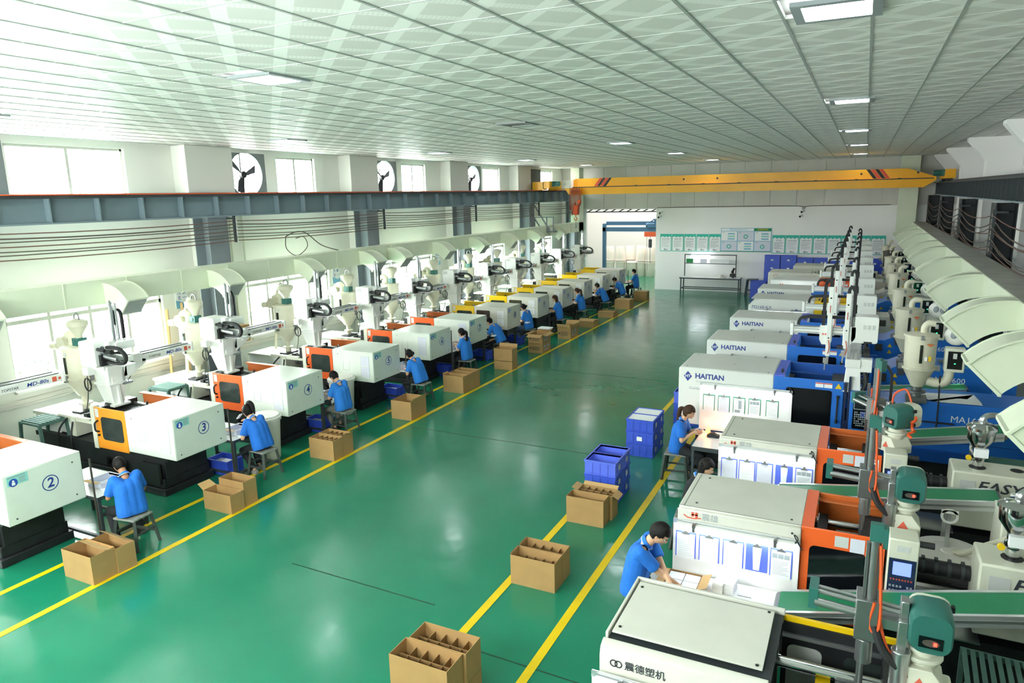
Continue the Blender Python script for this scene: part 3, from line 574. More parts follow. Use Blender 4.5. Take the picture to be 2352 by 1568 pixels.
M().box(0, 4.14, -.1, .1, 2.72, 2.95).ob('beam', 'gantry_blue', g); M().box(.1, 4.14, .25, .35, 3.05, 3.25).ob('rear_beam', 'gantry_blue', g); M().box(0, .18, -.1, .08, 0, 3.15).ob('post', 'gantry_blue', g)
M().box(2.6, 3.3, -.25, .3, 2.95, 3.15).cyl((2.5, -.1, 3.05), (3.4, -.1, 3.05), .14).box(2.95, 3.3, -.2, .2, 3.15, 3.4).beam((2.55, -.1, 3.1), (2.95, -.1, 3.4), .05, .05).ob('trolley', 'gantry_blue', g)
h2 = thing('electric_hoist', 'small orange hoist hanging from the blue gantry', 'hoist', (-10.35, 38, 0)); M().box(-.3, .3, -.15, .15, 2.45, 2.7).ob('body', 'orange_hose', h2); M().cyl((0, 0, 2.45), (0, 0, 1.0), .012).cyl((-.2, 0, 2.45), (-.15, 0, .6), .008).ob('rope', 'rail_dark', h2); M().box(-.08, .08, -.06, .06, 1.85, 2.3).ob('block', 'rail_dark', h2)
gb = thing('lattice_girder', 'dark lattice girder across the top of the opening to the store', 'girder', (-12.95, YB+.1, 3.84)); M().box(0, 3.7, -.05, .05, 0, .05).box(0, 3.7, -.05, .05, .15, .2).ob('chord', 'rail_dark', gb)
for k in range(9): M().beam((.05+k*.42, 0, .03), (.35+k*.42, 0, .18), .05, .05).ob('web_bar', 'rail_dark', gb)
def barrel_at(x, y, z, inv, lab):
    t = thing('plastic_barrel', lab, 'barrel', (x, y, z), 0, 'white barrels stored beyond the opening')
    P = [(.23, 0), (.24, .02), (.285, .76), (.31, .76), (.315, .82), (.29, .83)]; P = [(r, .84-h) for r, h in P[::-1]] if inv else P
    part('barrel%d' % inv, 'shell', lambda: M().lathe(P, n=20), 'drum_white', t); part('barlid%d' % inv, 'lid' if not inv else 'foot', lambda: M().lathe([(0, .83), (.29, .83), (.27, .86), (0, .865)] if not inv else [(0, .83), (.2, .83), (.2, .845), (0, .845)], n=20), 'drum_white', t)
for k, x in enumerate((-13.42, -12.78, -12.05, -11.5, -10.95)):
    o = ['first', 'second', 'third', 'fourth', 'fifth'][k]
    barrel_at(x, 40.3+.1*(k % 2), 0, 0, f'lower white barrel, {o} from the blue post in the store row')
    if k != 2: barrel_at(x, 40.3+.1*(k % 2), .87, 1, f'upturned white barrel on top, {o} from the blue post in the store row')
for k, x in enumerate((-12.4, -11.75)): barrel_at(x, 41.1, 0, 0, f'white barrel in the back row of the store, {["first", "second"][k]} from the post'); barrel_at(x, 41.1, .87, 1, f'upturned white barrel in the back row of the store, {["first", "second"][k]} from the post')
# ------------------------------------------------------------------ numbered moulding machines along the window wall
NUM = {2: 'two', 3: 'three', 4: 'four', 5: 'five', 6: 'six', 7: 'seven', 8: 'eight', 9: 'nine', 10: 'ten', 11: 'eleven', 12: 'twelve', 13: 'thirteen'}
YM = {2: 4.69, 3: 7.22, 4: 9.74, 5: 12.44, 6: 14.79, 7: 16.83, 8: 19.2, 9: 21.52, 10: 23.74, 11: 26.0, 12: 28.22, 13: 30.5}
ZT = 1.40
def moulder(n):
    far = n >= 8; wy = .95 if far else 1.03
    door = 'amber' if n in (2, 3) else ('yellow' if far else 'orange'); body = 'grey_paint' if far else 'mint_paint'
    dn = {'amber': 'amber', 'yellow': 'yellow', 'orange': 'orange'}[door]
    t = thing('moulding_machine', f"{'beige' if far else 'pale green'} injection moulding machine marked {NUM[n]} with {'an' if door != 'yellow' else 'a'} {dn} safety door", 'machine', (-9.7, YM[n], 0), 0, 'numbered moulding machines')
    k = 'F' if far else 'N'
    part('lbase'+k, 'base', lambda: M().box(-3.85, -.43, .1, wy-.1, .28, .68).box(-3.9, -.4, .02, wy-.02, 0, .12).box(-3.85, -.45, .06, wy-.06, .12, .28), 'dark_iron', t, .01)
    part('lbed'+k, 'bed', lambda: M().box(-3.9, -.3, .06, wy-.06, .62, .7).box(-.9, -.5, .02, .06, .2, .55).cyl((-1.5, .02, .4), (-1.5, .08, .4), .1).cyl((-1.9, .02, .4), (-1.9, .08, .4), .07), 'black', t)
    def cover():
        m = M(); w = .008
        return m.box(-1.16, 0, 0, wy, ZT-.02, ZT).box(-1.16, 0, 0, .015, .7, ZT-.02).box(-1.16, 0, wy-.015, wy, .7, ZT-.02).box(-.015, 0, .015, wy-.015, .7, ZT-.02).box(-1.16, -.015, .015, wy-.015, .7, .715)
    cv = part('lcover'+k, 'clamp_cover', cover, body, t, .012)
    part('lcoverend'+k, 'end_panel', lambda: M().box(0, .006, .012, wy-.012, .712, ZT-.014), body, cv, .004)
    # number in a ring, safety sticker, two framed sheets
    part('ring', 'number_ring', lambda: M().lathe([(.098, .0062), (.098, .0082), (.11, .0082), (.11, .0062)], (0, 0, 0), 32, 'x', True), 'blue_ink', t, loc=(0, wy*.56, 1.1))
    text('number', str(n), .19 if n < 10 else .14, 'blue_ink', t, (.0075, wy*.56, 1.1), FACE_PX, shear=.12, bold=.02)
    st = part('sticker', 'sticker', lambda: M().box(.006, .008, .05, .31, 1.24, 1.37), 'teal_light' if not far else 'paper_lilac', t)
    part('stickdisc', 'disc', lambda: M().lathe([(0, .008), (.055, .008), (.055, .0095), (0, .0095)], (0, .125, 1.275), 20, 'x'), 'blue_sign', st)
    part('sticktxt', 'print', lambda: M().box(.008, .009, .2, .28, 1.31, 1.325).box(.008, .009, .2, .27, 1.285, 1.297).box(.008, .009, .2, .28, 1.262, 1.272).box(.008, .009, .06, .28, 1.345, 1.358), 'print_grey', st)
    part('stickfig', 'figure', lambda: M().lathe([(0, .0096), (.014, .0096), (.014, .0105), (0, .0105)], (0, .125, 1.295), 10, 'x').box(.0096, .0105, .105, .145, 1.24, 1.28), 'paper', st)
    for q, (z0, z1) in enumerate(((.82, 1.05), (1.07, 1.29))):
        s = part('sheet', 'sheet', lambda: M().box(-.34, -.12, -.004, 0, 0, .225), 'paper_lilac' if not far else 'paper', t, loc=(0, 0, z0))
        part('sheetprint', 'print', lambda: lines_of(M(), -.31, -.15, .03, .2, 9, .006), 'paper_grey', s, loc=(0, .0025, 0)); part('sheetframe', 'frame', lambda: M().box(-.35, -.34, -.006, 0, -.006, .231).box(-.12, -.11, -.006, 0, -.006, .231).box(-.34, -.12, -.006, 0, .225, .231), 'paper_grey', s)
    if far: part('covwin', 'cover_window', lambda: M().prism(rrect(-1.08, -.6, .92, 1.28, .03), 'y', -.006, .004), 'smoked', t)
    else: part('hatch', 'hatch', lambda: M().box(-.86, -.68, -.002, 0, .93, .935).box(-.86, -.855, -.002, 0, .93, 1.15).box(-.685, -.68, -.002, 0, .93, 1.15), 'print_grey', t)
    part('bolts', 'bolt', lambda: M().cyl((.006, .9, 1.28), (.01, .9, 1.28), .012, n=8).cyl((.006, .9, .8), (.01, .9, .8), .012, n=8).cyl((.006, .1, .78), (.01, .1, .78), .012, n=8).cyl((-1.0, -.004, 1.3), (-1.0, 0, 1.3), .01, n=8), 'print_dark', t)
    # safety door with smoked window and handle, light post, rear guard
    d = part('ldoor'+door, 'safety_door', lambda: M().prism(rrect(-1.96, -1.17, .66, ZT-.005, .015), 'y', .0, .03), door, t, .006)
    part('ldwin', 'door_window', lambda: M().prism(rrect(-1.8, -1.25, .83, 1.24, .06), 'y', -.008, .002), 'smoked', d)
    part('ldhandle', 'handle', lambda: M().tube([(-1.89, .0, .96), (-1.89, -.06, .99), (-1.89, -.07, 1.06), (-1.89, -.06, 1.13), (-1.89, .0, 1.16)], .016, 8, sub=3).cyl((-1.89, .01, .9), (-1.89, -.03, .9), .02, n=8), 'rubber', d)
    part('ldlabel', 'warning_label', lambda: M().box(-1.94, -1.85, -.003, 0, 1.22, 1.37), 'paper_grey', d)
    part('lpost', 'post', lambda: M().box(-2.08, -1.97, 0, .1, .64, ZT).box(-2.06, -2.0, -.004, 0, .9, .905), 'cream_paint', t, .006)
    part('lguard'+door+k, 'rear_guard', lambda: M().box(-2.05, -1.17, wy-.03, wy, .68, ZT).box(-2.05, -1.17, wy-.1, wy-.03, ZT-.02, ZT), 'dull_orange' if not far else 'yellow', t, .006)
    # mould space: platens, mould halves, tie bars, pipes
    part('platen'+k, 'platen', lambda: M().box(-2.3, -2.05, .14, wy-.14, .7, 1.32).box(-1.32, -1.17, .14, wy-.14, .7, 1.3), 'dark_iron', t, .01)
    part('mould'+k, 'mould', lambda: M().box(-2.05, -1.82, .25, wy-.25, .8, 1.2).box(-1.58, -1.32, .25, wy-.25, .8, 1.2).box(-1.5, -1.4, .3, .5, 1.2, 1.26), 'grey_metal', t, .006)
    part('tie'+k, 'tie_bar', lambda: M().cyl((-2.3, .2, 1.22), (-1.17, .2, 1.22), .035).cyl((-2.3, wy-.2, 1.22), (-1.17, wy-.2, 1.22), .035), 'steel', t)
    part('lhoses'+k, 'hose', lambda: M().tube([(-1.45, .35, 1.2), (-1.5, .2, 1.3), (-1.65, .12, 1.15), (-1.7, .1, .9)], .018, 6, sub=4).tube([(-1.45, .6, 1.2), (-1.6, .75, 1.32), (-1.75, .85, 1.1)], .016, 6, sub=4).tube([(-1.4, .5, 1.25), (-1.3, .6, 1.34), (-1.22, .7, 1.2)], .014, 6, sub=4), 'rubber', t)
    # injection end
    part('linj'+k, 'injection_cover', lambda: M().box(-4.0, -2.75, .16, wy-.08, .72, 1.06).box(-4.0, -3.3, .16, .2, .4, .72), 'white_paint', t, .03)
    part('lbarrel', 'barrel', lambda: M().cyl((-2.75, .5, .92), (-2.25, .5, .92), .1).cyl((-2.7, .5, .92), (-2.6, .5, .92), .125).cyl((-2.5, .5, .92), (-2.4, .5, .92), .125), 'steel', t)
    part('linjrail', 'slide', lambda: M().box(-4.0, -2.2, .12, .2, 1.0, 1.06).box(-2.85, -2.72, .1, .8, .72, 1.05).box(-3.2, -2.3, .1, .16, 1.06, 1.1), 'cream_paint', t, .006)
    part('ltop', 'valve', lambda: M().box(-3.1, -2.85, .3, .7, 1.06, 1.1).cyl((-2.5, .25, 1.1), (-2.2, .25, 1.1), .03).box(-2.6, -2.5, .2, .32, 1.0, 1.14), 'dark_iron', t, .004)
    part('lcable', 'cable', lambda: M().tube([(-2.9, .08, 1.05), (-3.1, .02, .8), (-3.15, .03, .4), (-3.1, .08, .2)], .016, 6, sub=5).tube([(-2.75, .08, 1.0), (-2.7, -.02, .7), (-2.75, .05, .3)], .016, 6, sub=5).tube([(-4.0, .5, .9), (-4.2, .5, .85), (-4.25, .5, .5)], .02, 6, sub=4), 'rubber', t)
    return t
def dryer(n):
    y = YM[n]+.53
    if n == 13: return
    t = thing('hopper_dryer', f'cream hopper dryer with a small loader on top, feeding machine number {NUM[n]}', 'hopper', (-12.72, y, 1.06), 0, 'hopper dryers along the window wall')
    part('hd_throat', 'throat', lambda: M().lathe([(.07, .0), (.07, .12), (.12, .13), (.12, .16), (.06, .17), (.06, .32)], n=16).box(-.16, .16, -.1, .1, 0, .03), 'cream_drum', t)
    part('hd_cone', 'cone', lambda: M().lathe([(.1, .3), (.12, .33), (.28, .62), (.28, .64)], n=24), 'cream_drum', t)
    part('hd_drum', 'drum', lambda: M().lathe([(.29, .64), (.29, .67), (.265, .67), (.265, 1.18), (.285, 1.18), (.285, 1.22), (.2, 1.24), (0, 1.24)], n=28), 'cream_drum', t)
    part('hd_clamp', 'clamp', lambda: M().box(.26, .32, -.03, .03, .6, .72).box(-.32, -.26, -.03, .03, .6, .72).box(-.03, .03, -.32, -.26, .6, .72), 'grey_metal', t)
    part('hd_glass', 'sight_glass', lambda: M().box(-.03, .03, -.275, -.262, .75, 1.05), 'pane_dark', t)
    if n not in (7, 12): b = part('hd_blow', 'blower', lambda: M().cyl((-.38, -.08, 1.24), (-.38, .12, 1.24), .13, n=18).cyl((-.52, -.02, 1.2), (-.68, -.04, 1.18), .075, n=12), 'cream_drum', t)
    part('hd_duct', 'elbow_pipe', lambda: M().tube([(-.12, 0, 1.24), (-.12, 0, 1.36), (-.22, 0, 1.42), (-.34, .02, 1.36)], .075, 12, sub=4).tube([(-.36, 0, 1.12), (-.36, 0, .8), (-.3, 0, .55), (-.14, 0, .42)], .07, 12, sub=5), 'cream_drum', t)
    part('hd_lbox', 'loader_base', lambda: M().box(-.0, .17, -.09, .09, 1.24, 1.38).cyl((.09, -.1, 1.31), (.09, -.09, 1.31), .04), 'teal_green', t, .006)
    part('hd_load', 'loader', lambda: M().lathe([(.06, 1.38), (.06, 1.42), (.17, 1.6), (.18, 1.6), (.18, 1.68), (.15, 1.7), (.04, 1.73), (0, 1.73)], (.08, 0, 0), 20), 'cream_drum', t)
    part('hd_bail', 'handle', lambda: M().tube([(.02, 0, 1.7), (.03, 0, 1.8), (.09, 0, 1.83), (.15, 0, 1.8), (.16, 0, 1.7)], .014, 6, sub=3), 'grey_metal', t)
    if n in (2, 4, 5): h_ = part('hd_hose', 'feed_hose', lambda: M().tube([(-.06, .05, 1.66), (-.2, .1, 1.7), (-.42, .15, 1.3), (-.55, .2, .6), (-.7, .25, -.3), (-.8, .3, -1.0)], .035, 8, sub=5), 'hose_clear', None); h_.location = (-12.72, y, 1.06); tag(h_, f'pale feed hose running down from the loader of machine number {NUM[n]}', 'hose')
    part('hd_label', 'label', lambda: M().box(.0, .06, -.272, -.266, 1.08, 1.14), 'paper_grey', t)
def chain(pts, side, w, t_, name, parent, key):
    def b():
        m = M(); P = spline([Vector(p) for p in pts], 6); acc = 0; last = P[0]
        return m.strip(P, side, w, t_)
    return part(key, name, b, 'rubber', parent)
def robot(n):
    """take-out robot: post, long beam toward the next machine, carriage with rods and cable chains. Local x from the post's axis, y from the machine's middle"""
    t = thing('takeout_robot', f'white take-out robot with twin chrome rods standing on machine number {NUM[n]}', 'robot', (-11.85, YM[n]+.515, 1.3), 0, 'take-out robots along the window wall')
    part('ro_foot', 'foot', lambda: M().box(-.2, .22, -.16, .16, -.02, .02).taper((0, 0), .26, .2, .02, .36, .4, .3, (-.04, 0)).box(-.26, .18, -.17, .17, .36, .4), 'white_paint', t, .006)
    part('ro_rib', 'rib', lambda: M().prism([(.0, .02), (.18, .02), (.1, .36), (0, .36)], 'x', .0, .03).prism([(.04, .02), (.2, .02), (.17, .36), (.04, .36)], 'y', -.02, .02), 'white_paint', t)
    part('ro_post', 'post', lambda: M().taper((-.04, 0), .36, .28, .4, .72, .42, .36, (-.02, 0)).prism([(-.1, .4), (.16, .4), (.6, .64), (.6, .72), (-.1, .72)], 'x', .12, .16), 'white_paint', t, .008)
    part('ro_beam', 'beam', lambda: M().box(-.16, .16, -.22, 1.62, .66, .78).box(-.17, .17, 1.6, 1.64, .64, .82).box(.1, .2, .34, .5, .6, .84), 'white_paint', t, .006)
    bm_ = part('ro_rail', 'slide_rail', lambda: M().box(-.12, -.08, .3, 1.58, .78, .8).box(.06, .1, .3, 1.58, .78, .8).box(-.02, .0, .3, 1.58, .78, .79), 'grey_metal', t)
    text('lettering', 'MD-80s', .085, 'blue_ink', t, (.163, 1.2, .72), FACE_PX, shear=.2, bold=.01, wide=1.25); text('lettering', 'TOPSTAR', .06, 'print_dark', t, (.163, .78, .715), FACE_PX, shear=.2)
    part('ro_label', 'warning_label', lambda: M().box(.16, .163, 1.43, 1.5, .68, .76).box(.16, .163, 1.53, 1.57, .7, .74), 'red_logo', t)
    ca = part('ro_head', 'carriage', lambda: M().prism(rrect(-.32, .1, -.32, .13, .05, 3), 'y', -.36, .0), 'white_paint', t, .004, loc=(.09, 0, 1.06))
    part('ro_vent', 'vent', lambda: M().box(-.29, -.25, -.364, -.36, 0, .09).box(-.235, -.195, -.364, -.36, 0, .09).box(-.18, -.14, -.364, -.36, 0, .09), 'paper_grey', ca)
    part('ro_knob', 'knob', lambda: M().cyl((.1, -.22, .0), (.106, -.22, .0), .04).cyl((.1, -.22, -.12), (.105, -.22, -.12), .04), 'grey_metal', ca)
    part('ro_plate', 'side_plate', lambda: M().box(.1, .16, -.3, .1, -.3, -.1), 'black', ca)
    kk = part('ro_kick', 'kick_arm', lambda: M().box(.1, .55, -.12, -.04, .86, .94).box(.1, .52, -.2, .02, .78, .8), 'white_paint', t, .004)
    part('ro_cyl', 'cylinder', lambda: M().cyl((.08, -.22, .93), (.42, -.22, .9), .05).cyl((-.12, -.24, .99), (.1, -.24, 1.0), .035), 'steel', kk)
    part('ro_gun', 'damper', lambda: M().cyl((-.02, -.3, 1.06), (.2, -.3, 1.05), .03).cyl((.15, -.26, 1.02), (.32, -.26, 1.03), .035), 'rubber', kk)
    chain([(.12, -.2, 1.09), (.42, -.2, 1.08), (.56, -.2, 1.0), (.58, -.2, .92), (.52, -.2, .84), (.4, -.2, .82), (.1, -.2, .82)], (0, 1, 0), .06, .045, 'cable_chain', kk, 'ro_ch1')
    kk.location = (.18, 0, 0)
    part('ro_block', 'slide_block', lambda: M().box(-.02, .34, -.06, .3, 1.0, 1.14).box(.18, .3, -.16, -.06, 1.08, 1.18), 'white_paint', t, .008)
    ar = part('ro_arm', 'vertical_arm', lambda: M().box(.09, .15, .06, .09, 1.1, 1.83).box(.06, .1, .16, .2, 1.1, 1.76), 'alu', t)
    part('ro_rods', 'chrome_rod', lambda: M().cyl((.16, .04, 1.1), (.16, .04, 1.86), .018).cyl((.16, .14, 1.1), (.16, .14, 1.8), .018), 'chrome', ar)
    chain([(.06, .3, 1.14), (.06, .3, 1.5), (.06, .28, 1.62), (.06, .22, 1.67), (.06, .16, 1.62), (.06, .16, 1.4)], (1, 0, 0), .05, .04, 'cable_chain', ar, 'ro_ch2')
    part('ro_grip', 'gripper', lambda: M().box(.06, .16, .1, .2, .48, .66).cyl((.1, .24, .72), (.1, .24, .36), .014).cyl((.16, .12, .72), (.16, .12, .4), .02).box(.05, .2, .08, .26, .34, .38), 'steel', t); part('ro_air', 'air_line', lambda: M().tube([(.1, .28, .7), (.15, .32, .55), (.12, .25, .4)], .008, 5, sub=4), 'rubber', t)
    part('ro_ctrl', 'control_box', lambda: M().box(-.3, -.14, -.32, -.2, .56, .7), 'white_paint', t, .006)
    part('ro_coil', 'cable_coil', lambda: M().tube([(-.2+.09*math.cos(a*.7), -.32+.01*a*.1, .4+.12*math.sin(a*.7)) for a in range(20)], .009, 5).tube([(-.2, -.3, .56), (-.16, -.36, .2), (-.22, -.4, -.1)], .008, 5, sub=4), 'rubber', t)
for n in YM: moulder(n); dryer(n); robot(n)

# ------------------------------------------------------------------ the workers' places: table, stool, bins
SEAT = {2: (-9.05, 5.94), 3: (-9.33, 8.69), 4: (-9.52, 11.14), 5: (-9.22, 13.61), 6: (-9.39, 16.12), 7: (-9.55, 18.45), 8: (-9.68, 20.75), 9: (-9.45, 22.85), 10: (-9.4, 24.95), 11: (-9.22, 27.2), 12: (-9.2, 29.45), 13: (-9.3, 31.85)}
def table(n):
    x1 = min(-9.5, SEAT[n][0]-.26); y0 = YM[n]+1.06; d = .72 if n < 8 else .6
    t = thing('work_table', f'low white topped work table on a dark frame beside machine number {NUM[n]}', 'table', (x1, y0, 0), 0, 'work tables beside the numbered machines')
    k = 'a' if n < 8 else 'b'
    part('tt'+k, 'table_top', lambda: M().box(-1.3, 0, 0, d, .68, .71), 'table_top', t, .004)
    part('te'+k, 'edge', lambda: M().box(-1.3, .008, -.008, 0, .665, .712).box(0, .008, 0, d, .665, .712).box(-1.3, .008, d, d+.008, .665, .712), 'table_frame', t)
    for q, (x, y) in enumerate(((-.045, .0), (-.045, d-.045), (-1.3, 0), (-1.3, d-.045))): part('tl', 'leg', lambda: M().box(0, .045, 0, .045, 0, .68), 'table_frame', t, loc=(x, y, 0))
    part('ts'+k, 'stretcher', lambda: M().box(-1.3, 0, .005, .04, .06, .1).box(-.04, -.005, .04, d-.04, .06, .1).box(-1.3, 0, d-.04, d-.005, .06, .1).box(-.04, -.005, .04, d-.04, .4, .44), 'table_frame', t)
    part('tr'+k, 'back_post', lambda: M().box(-.05, -.03, -.02, .0, .0, 1.3), 'wood_dark', t)
def stool(n):
    x, y = SEAT[n]; rr = random.Random(n)
    t = thing('stool', f'dark wooden stool with a worn grey seat under the worker beside machine number {NUM[n]}', 'stool', (x, y, 0), rr.uniform(-.15, .15), 'stools of the numbered row')
    part('ssit', 'seat', lambda: M().box(-.19, .19, -.17, .17, .435, .465), 'stool_top', t, .008)
    for a in (-1, 1):
        for c in (-1, 1): part(f'sleg{a}{c}', 'leg', lambda: M().beam((a*.22, c*.2, 0), (a*.165, c*.145, .44), .04, .04), 'stool_leg', t)
    part('sstr', 'stretcher', lambda: M().box(-.2, .2, -.19, -.165, .16, .19).box(-.2, .2, .165, .19, .16, .19).box(-.205, -.18, -.18, .18, .22, .25).box(.18, .205, -.18, .18, .22, .25), 'stool_leg', t)
for n in YM: table(n); stool(n)
rr = random.Random(5)
def clutter(n):
    """a shallow carton of parts and a few stacks of white cards on each table"""
    x, y, z = -9.52-.42, YM[n]+1.06+.12, .712
    if n in (2, 3, 4, 5, 6):
        t = thing('parts_tray', f'small open white box with parts on the work table beside machine number {NUM[n]}', 'box', (x-.1, y+.1, z)); crate_parts('ptray', .3, .34, .1, 'paper_lilac', t)
        part('pflap', 'flap', lambda: M().hexa([(0, -.1, .12), (.3, -.1, .12), (.3, 0, .1), (0, 0, .1)], [(0, -.1, .124), (.3, -.1, .124), (.3, 0, .104), (0, 0, .104)]), 'carton_flap', t)
    for q in range(2 if n < 8 else 1):
        t = thing('card_stack', f"{['small', 'taller'][q]} pile of white cards on the work table beside machine number {NUM[n]}", 'cards', (x+.26, y+.06+.2*q, z), rr.uniform(-.2, .2))
        for k in range(3+2*q): part('card', 'card', lambda: M().box(0, .11, 0, .15, 0, .009), 'paper', t, loc=(rr.uniform(-.006, .006), rr.uniform(-.006, .006), .011*k))
for n in YM: clutter(n)
# blue bins and white barrels on the floor behind the tables
for n, dx in ((3, 0), (4, 0), (5, -.05), (6, 0), (7, .1), (8, .05)):
    t = thing('blue_bin', f'blue plastic bin on the floor under the table beside machine number {NUM[n]}', 'bin', (-10.35+dx, YM[n]+1.1, 0), 0, 'bins under the work tables'); crate_parts('bbin', .5, .36, .26, 'crate_blue', t)
    part('bpap', 'paper_lining', lambda: M().box(.02, .3, .02, .3, .16, .18), 'paper', t)
for n, x, y, s in ((3, -9.88, 9.3, 'tall white lidded barrel behind the woman beside machine number three'), (4, -10.4, 12.15, 'white lidded barrel in the gap beyond machine number four')):
    t = thing('plastic_barrel', s, 'barrel', (x, y, 0)); part('barrel0', 'shell', None, 'plastic_white', t); part('barlid0', 'lid', None, 'plastic_white', t)
# step stools of green slats behind the machines
for n in (2, 3):
    t = thing('step_platform', f'green metal step platform with a slatted top between machines number {NUM[n]} and {NUM[n+1]}', 'steps', (-13.3 if n == 2 else -13.15, YM[n]+(2.2 if n == 2 else 2.15), 0), 0)
    for k in range(7): part('slat', 'slat', lambda: M().box(0, .56, 0, .045, 1.02, 1.045), 'step_green', t, loc=(0, .02+k*.065, 0))
    part('stf', 'frame', lambda: M().box(-.02, .58, -.02, .0, .99, 1.03).box(-.02, .58, .48, .5, .99, 1.03).box(-.02, 0, 0, .48, .99, 1.03).box(.56, .58, 0, .48, .99, 1.03), 'step_green', t)
    for x, x2 in ((0, -.16), (.56, .66)):
        for y in (0, .47): part(f'stl{x}{y}', 'leg', lambda: M().beam((x2, y, 0), (x, y, 1.0), .045, .045), 'step_green', t)
    for k in range(3): part('slat2', 'tread', lambda: M().box(-.08, .5, 0, .06, .52, .54), 'step_green', t, loc=(0, -.26+k*.09, 0))
    part('stb', 'brace', lambda: M().beam((-.1, 0, .51), (.6, 0, .51), .03, .03).beam((-.08, -.26, .51), (-.08, 0, .51), .03, .03).beam((.5, -.26, .51), (.5, 0, .51), .03, .03).box(-.1, -.06, -.28, -.24, 0, .51).box(.48, .52, -.28, -.24, 0, .51), 'step_green', t)
for n in (3, 6):       # short green belt conveyors running behind two machines
    t = thing('belt_conveyor', f'short white framed green belt conveyor behind the robot of machine number {NUM[n+1]}', 'conveyor', (-12.5, YM[n]+1.4, 0))
    M().hexa([(0, 0, .75), (.9, 0, .95), (.9, .4, .95), (0, .4, .75)], [(0, 0, .78), (.9, 0, .98), (.9, .4, .98), (0, .4, .78)]).ob('belt', 'green_belt', t)
    M().beam((0, -.03, .77), (.9, -.03, .97), .04, .12).beam((0, .43, .77), (.9, .43, .97), .04, .12).ob('frame', 'white_paint', t)
    for x, z in ((.1, .72), (.8, .88)): M().box(x, x+.04, -.03, .01, 0, z).box(x, x+.04, .4, .44, 0, z).ob('leg', 'alu', t)
t = tag(M().box(-.35, .1, -.3, .3, 0, .42).ob('wall_carton', 'carton'), 'brown carton standing on the window ledge behind the cable of machine number four', 'carton'); t.location = (XL+.4, 12.5, 1.16); t.location.z = 1.33
for k, (a, b) in enumerate((((-13.55, 10.75, 0), (-14.2, 11.2, 2.5)), ((-13.45, 11.0, 0), (-14.2, 11.4, 2.5)), ((-13.7, 10.3, 0), (-14.2, 10.8, 2.4)))):
    tag(M().beam(a, b, .05, .09).ob('wood_plank', 'carton_flap'), f"pale plank leaning on the window wall by the second steel column, {['middle', 'farther', 'nearer'][k]} of three", 'plank', 'planks leaning by the windows')
# cartons along the yellow line
def carton(key, a, b, h, dividers, flaps, t, tall=None, lining=False):
    def body():
        m = M(); w = .006; return m.box(0, a, 0, b, 0, .006).box(0, a, 0, w, .006, h).box(0, a, b-w, b, .006, h).box(0, w, w, b-w, .006, h).box(a-w, a, w, b-w, .006, h)
    part(key+'b', 'body', body, 'carton', t)
    if dividers:
        nx, ny, dz = dividers
        def dv():
            m = M()
            for k in range(1, nx): m.box(a*k/nx-.002, a*k/nx+.002, .007, b-.007, .02, h-dz)
            for k in range(1, ny): m.box(.007, a-.007, b*k/ny-.002, b*k/ny+.002, .02, h-dz)
            return m
        part(key+f'd{nx}{ny}{dz}', 'divider', dv, 'carton_in', t)
    for f in flaps:
        def fl_():
            s = f[0]; l = f[1]; an = math.radians(f[2]); dx, dz = l*math.cos(an), l*math.sin(an); e = .004
            if s == 'n': p = [(.005, 0, h), (a-.005, 0, h), (a-.005, -dx, h+dz), (.005, -dx, h+dz)]
            if s == 'f': p = [(.005, b, h), (a-.005, b, h), (a-.005, b+dx, h+dz), (.005, b+dx, h+dz)]
            if s == 'l': p = [(0, .005, h), (0, b-.005, h), (-dx, b-.02, h+dz), (-dx, .02, h+dz)]
            if s == 'r': p = [(a, .005, h), (a, b-.005, h), (a+dx, b-.02, h+dz), (a+dx, .02, h+dz)]
            return M().add(p+[(x, y, z-e) for x, y, z in p], [(0,1,2,3),(7,6,5,4),(0,1,5,4),(1,2,6,5),(2,3,7,6),(3,0,4,7)])
        part(key+str(f), 'flap', fl_, 'carton_flap', t)
    return t
G = 'cartons along the yellow line'
def cart(lab, x, y, z, a, b, h, dv=None, fl_=(), rz=0, key=None):
    t = thing('carton', lab, 'carton', (x, y, z), rz, G); carton(f'c{a}{b}{h}', a, b, h, dv, fl_, t); return t
cart('open empty carton, front one of the pair before machine number two', -9.14, 4.96, 0, .6, .33, .39)
cart('half closed carton, back one of the pair before machine number two', -9.1, 5.32, 0, .58, .26, .36, None, (('n', .16, 20), ('f', .15, 150)), -.05)
cart('carton with one flap bent out, front of the pair before machine number three', -9.14, 7.2, 0, .6, .27, .31, None, (('l', .15, 30),))
cart('taller open carton, back one of the pair before machine number three', -9.1, 7.49, 0, .54, .27, .42)
for k, s in ((0, 'front'), (1, 'back')): cart(f'carton with cell dividers, {s} one of the pair before machine number four', -9.14, 9.64+.29*k, 0, .58, .28, .4, (5, 2, .03), (('r', .05, 40),) if k else ())
cart('open carton alone before machine number five', -9.12, 12.24, 0, .53, .6, .42, None, (('r', .08, 60),))
for k, s in enumerate(('nearest', 'middle', 'farthest')): cart(f'open carton, {s} of three side by side before machine number six', -9.2, 14.56+.29*k, 0, .58, .28, .43, None, (('l', .04, 70),) if k == 0 else ())
cart('closed carton with tape, lower one of the stack before machine number seven', -9.09, 17.11, 0, .57, .34, .25, None, (('n', .17, 178), ('f', .17, 178)))
cart('open carton, upper one of the stack before machine number seven', -9.09, 17.11, .26, .57, .34, .34, None, (('f', .1, 70),))
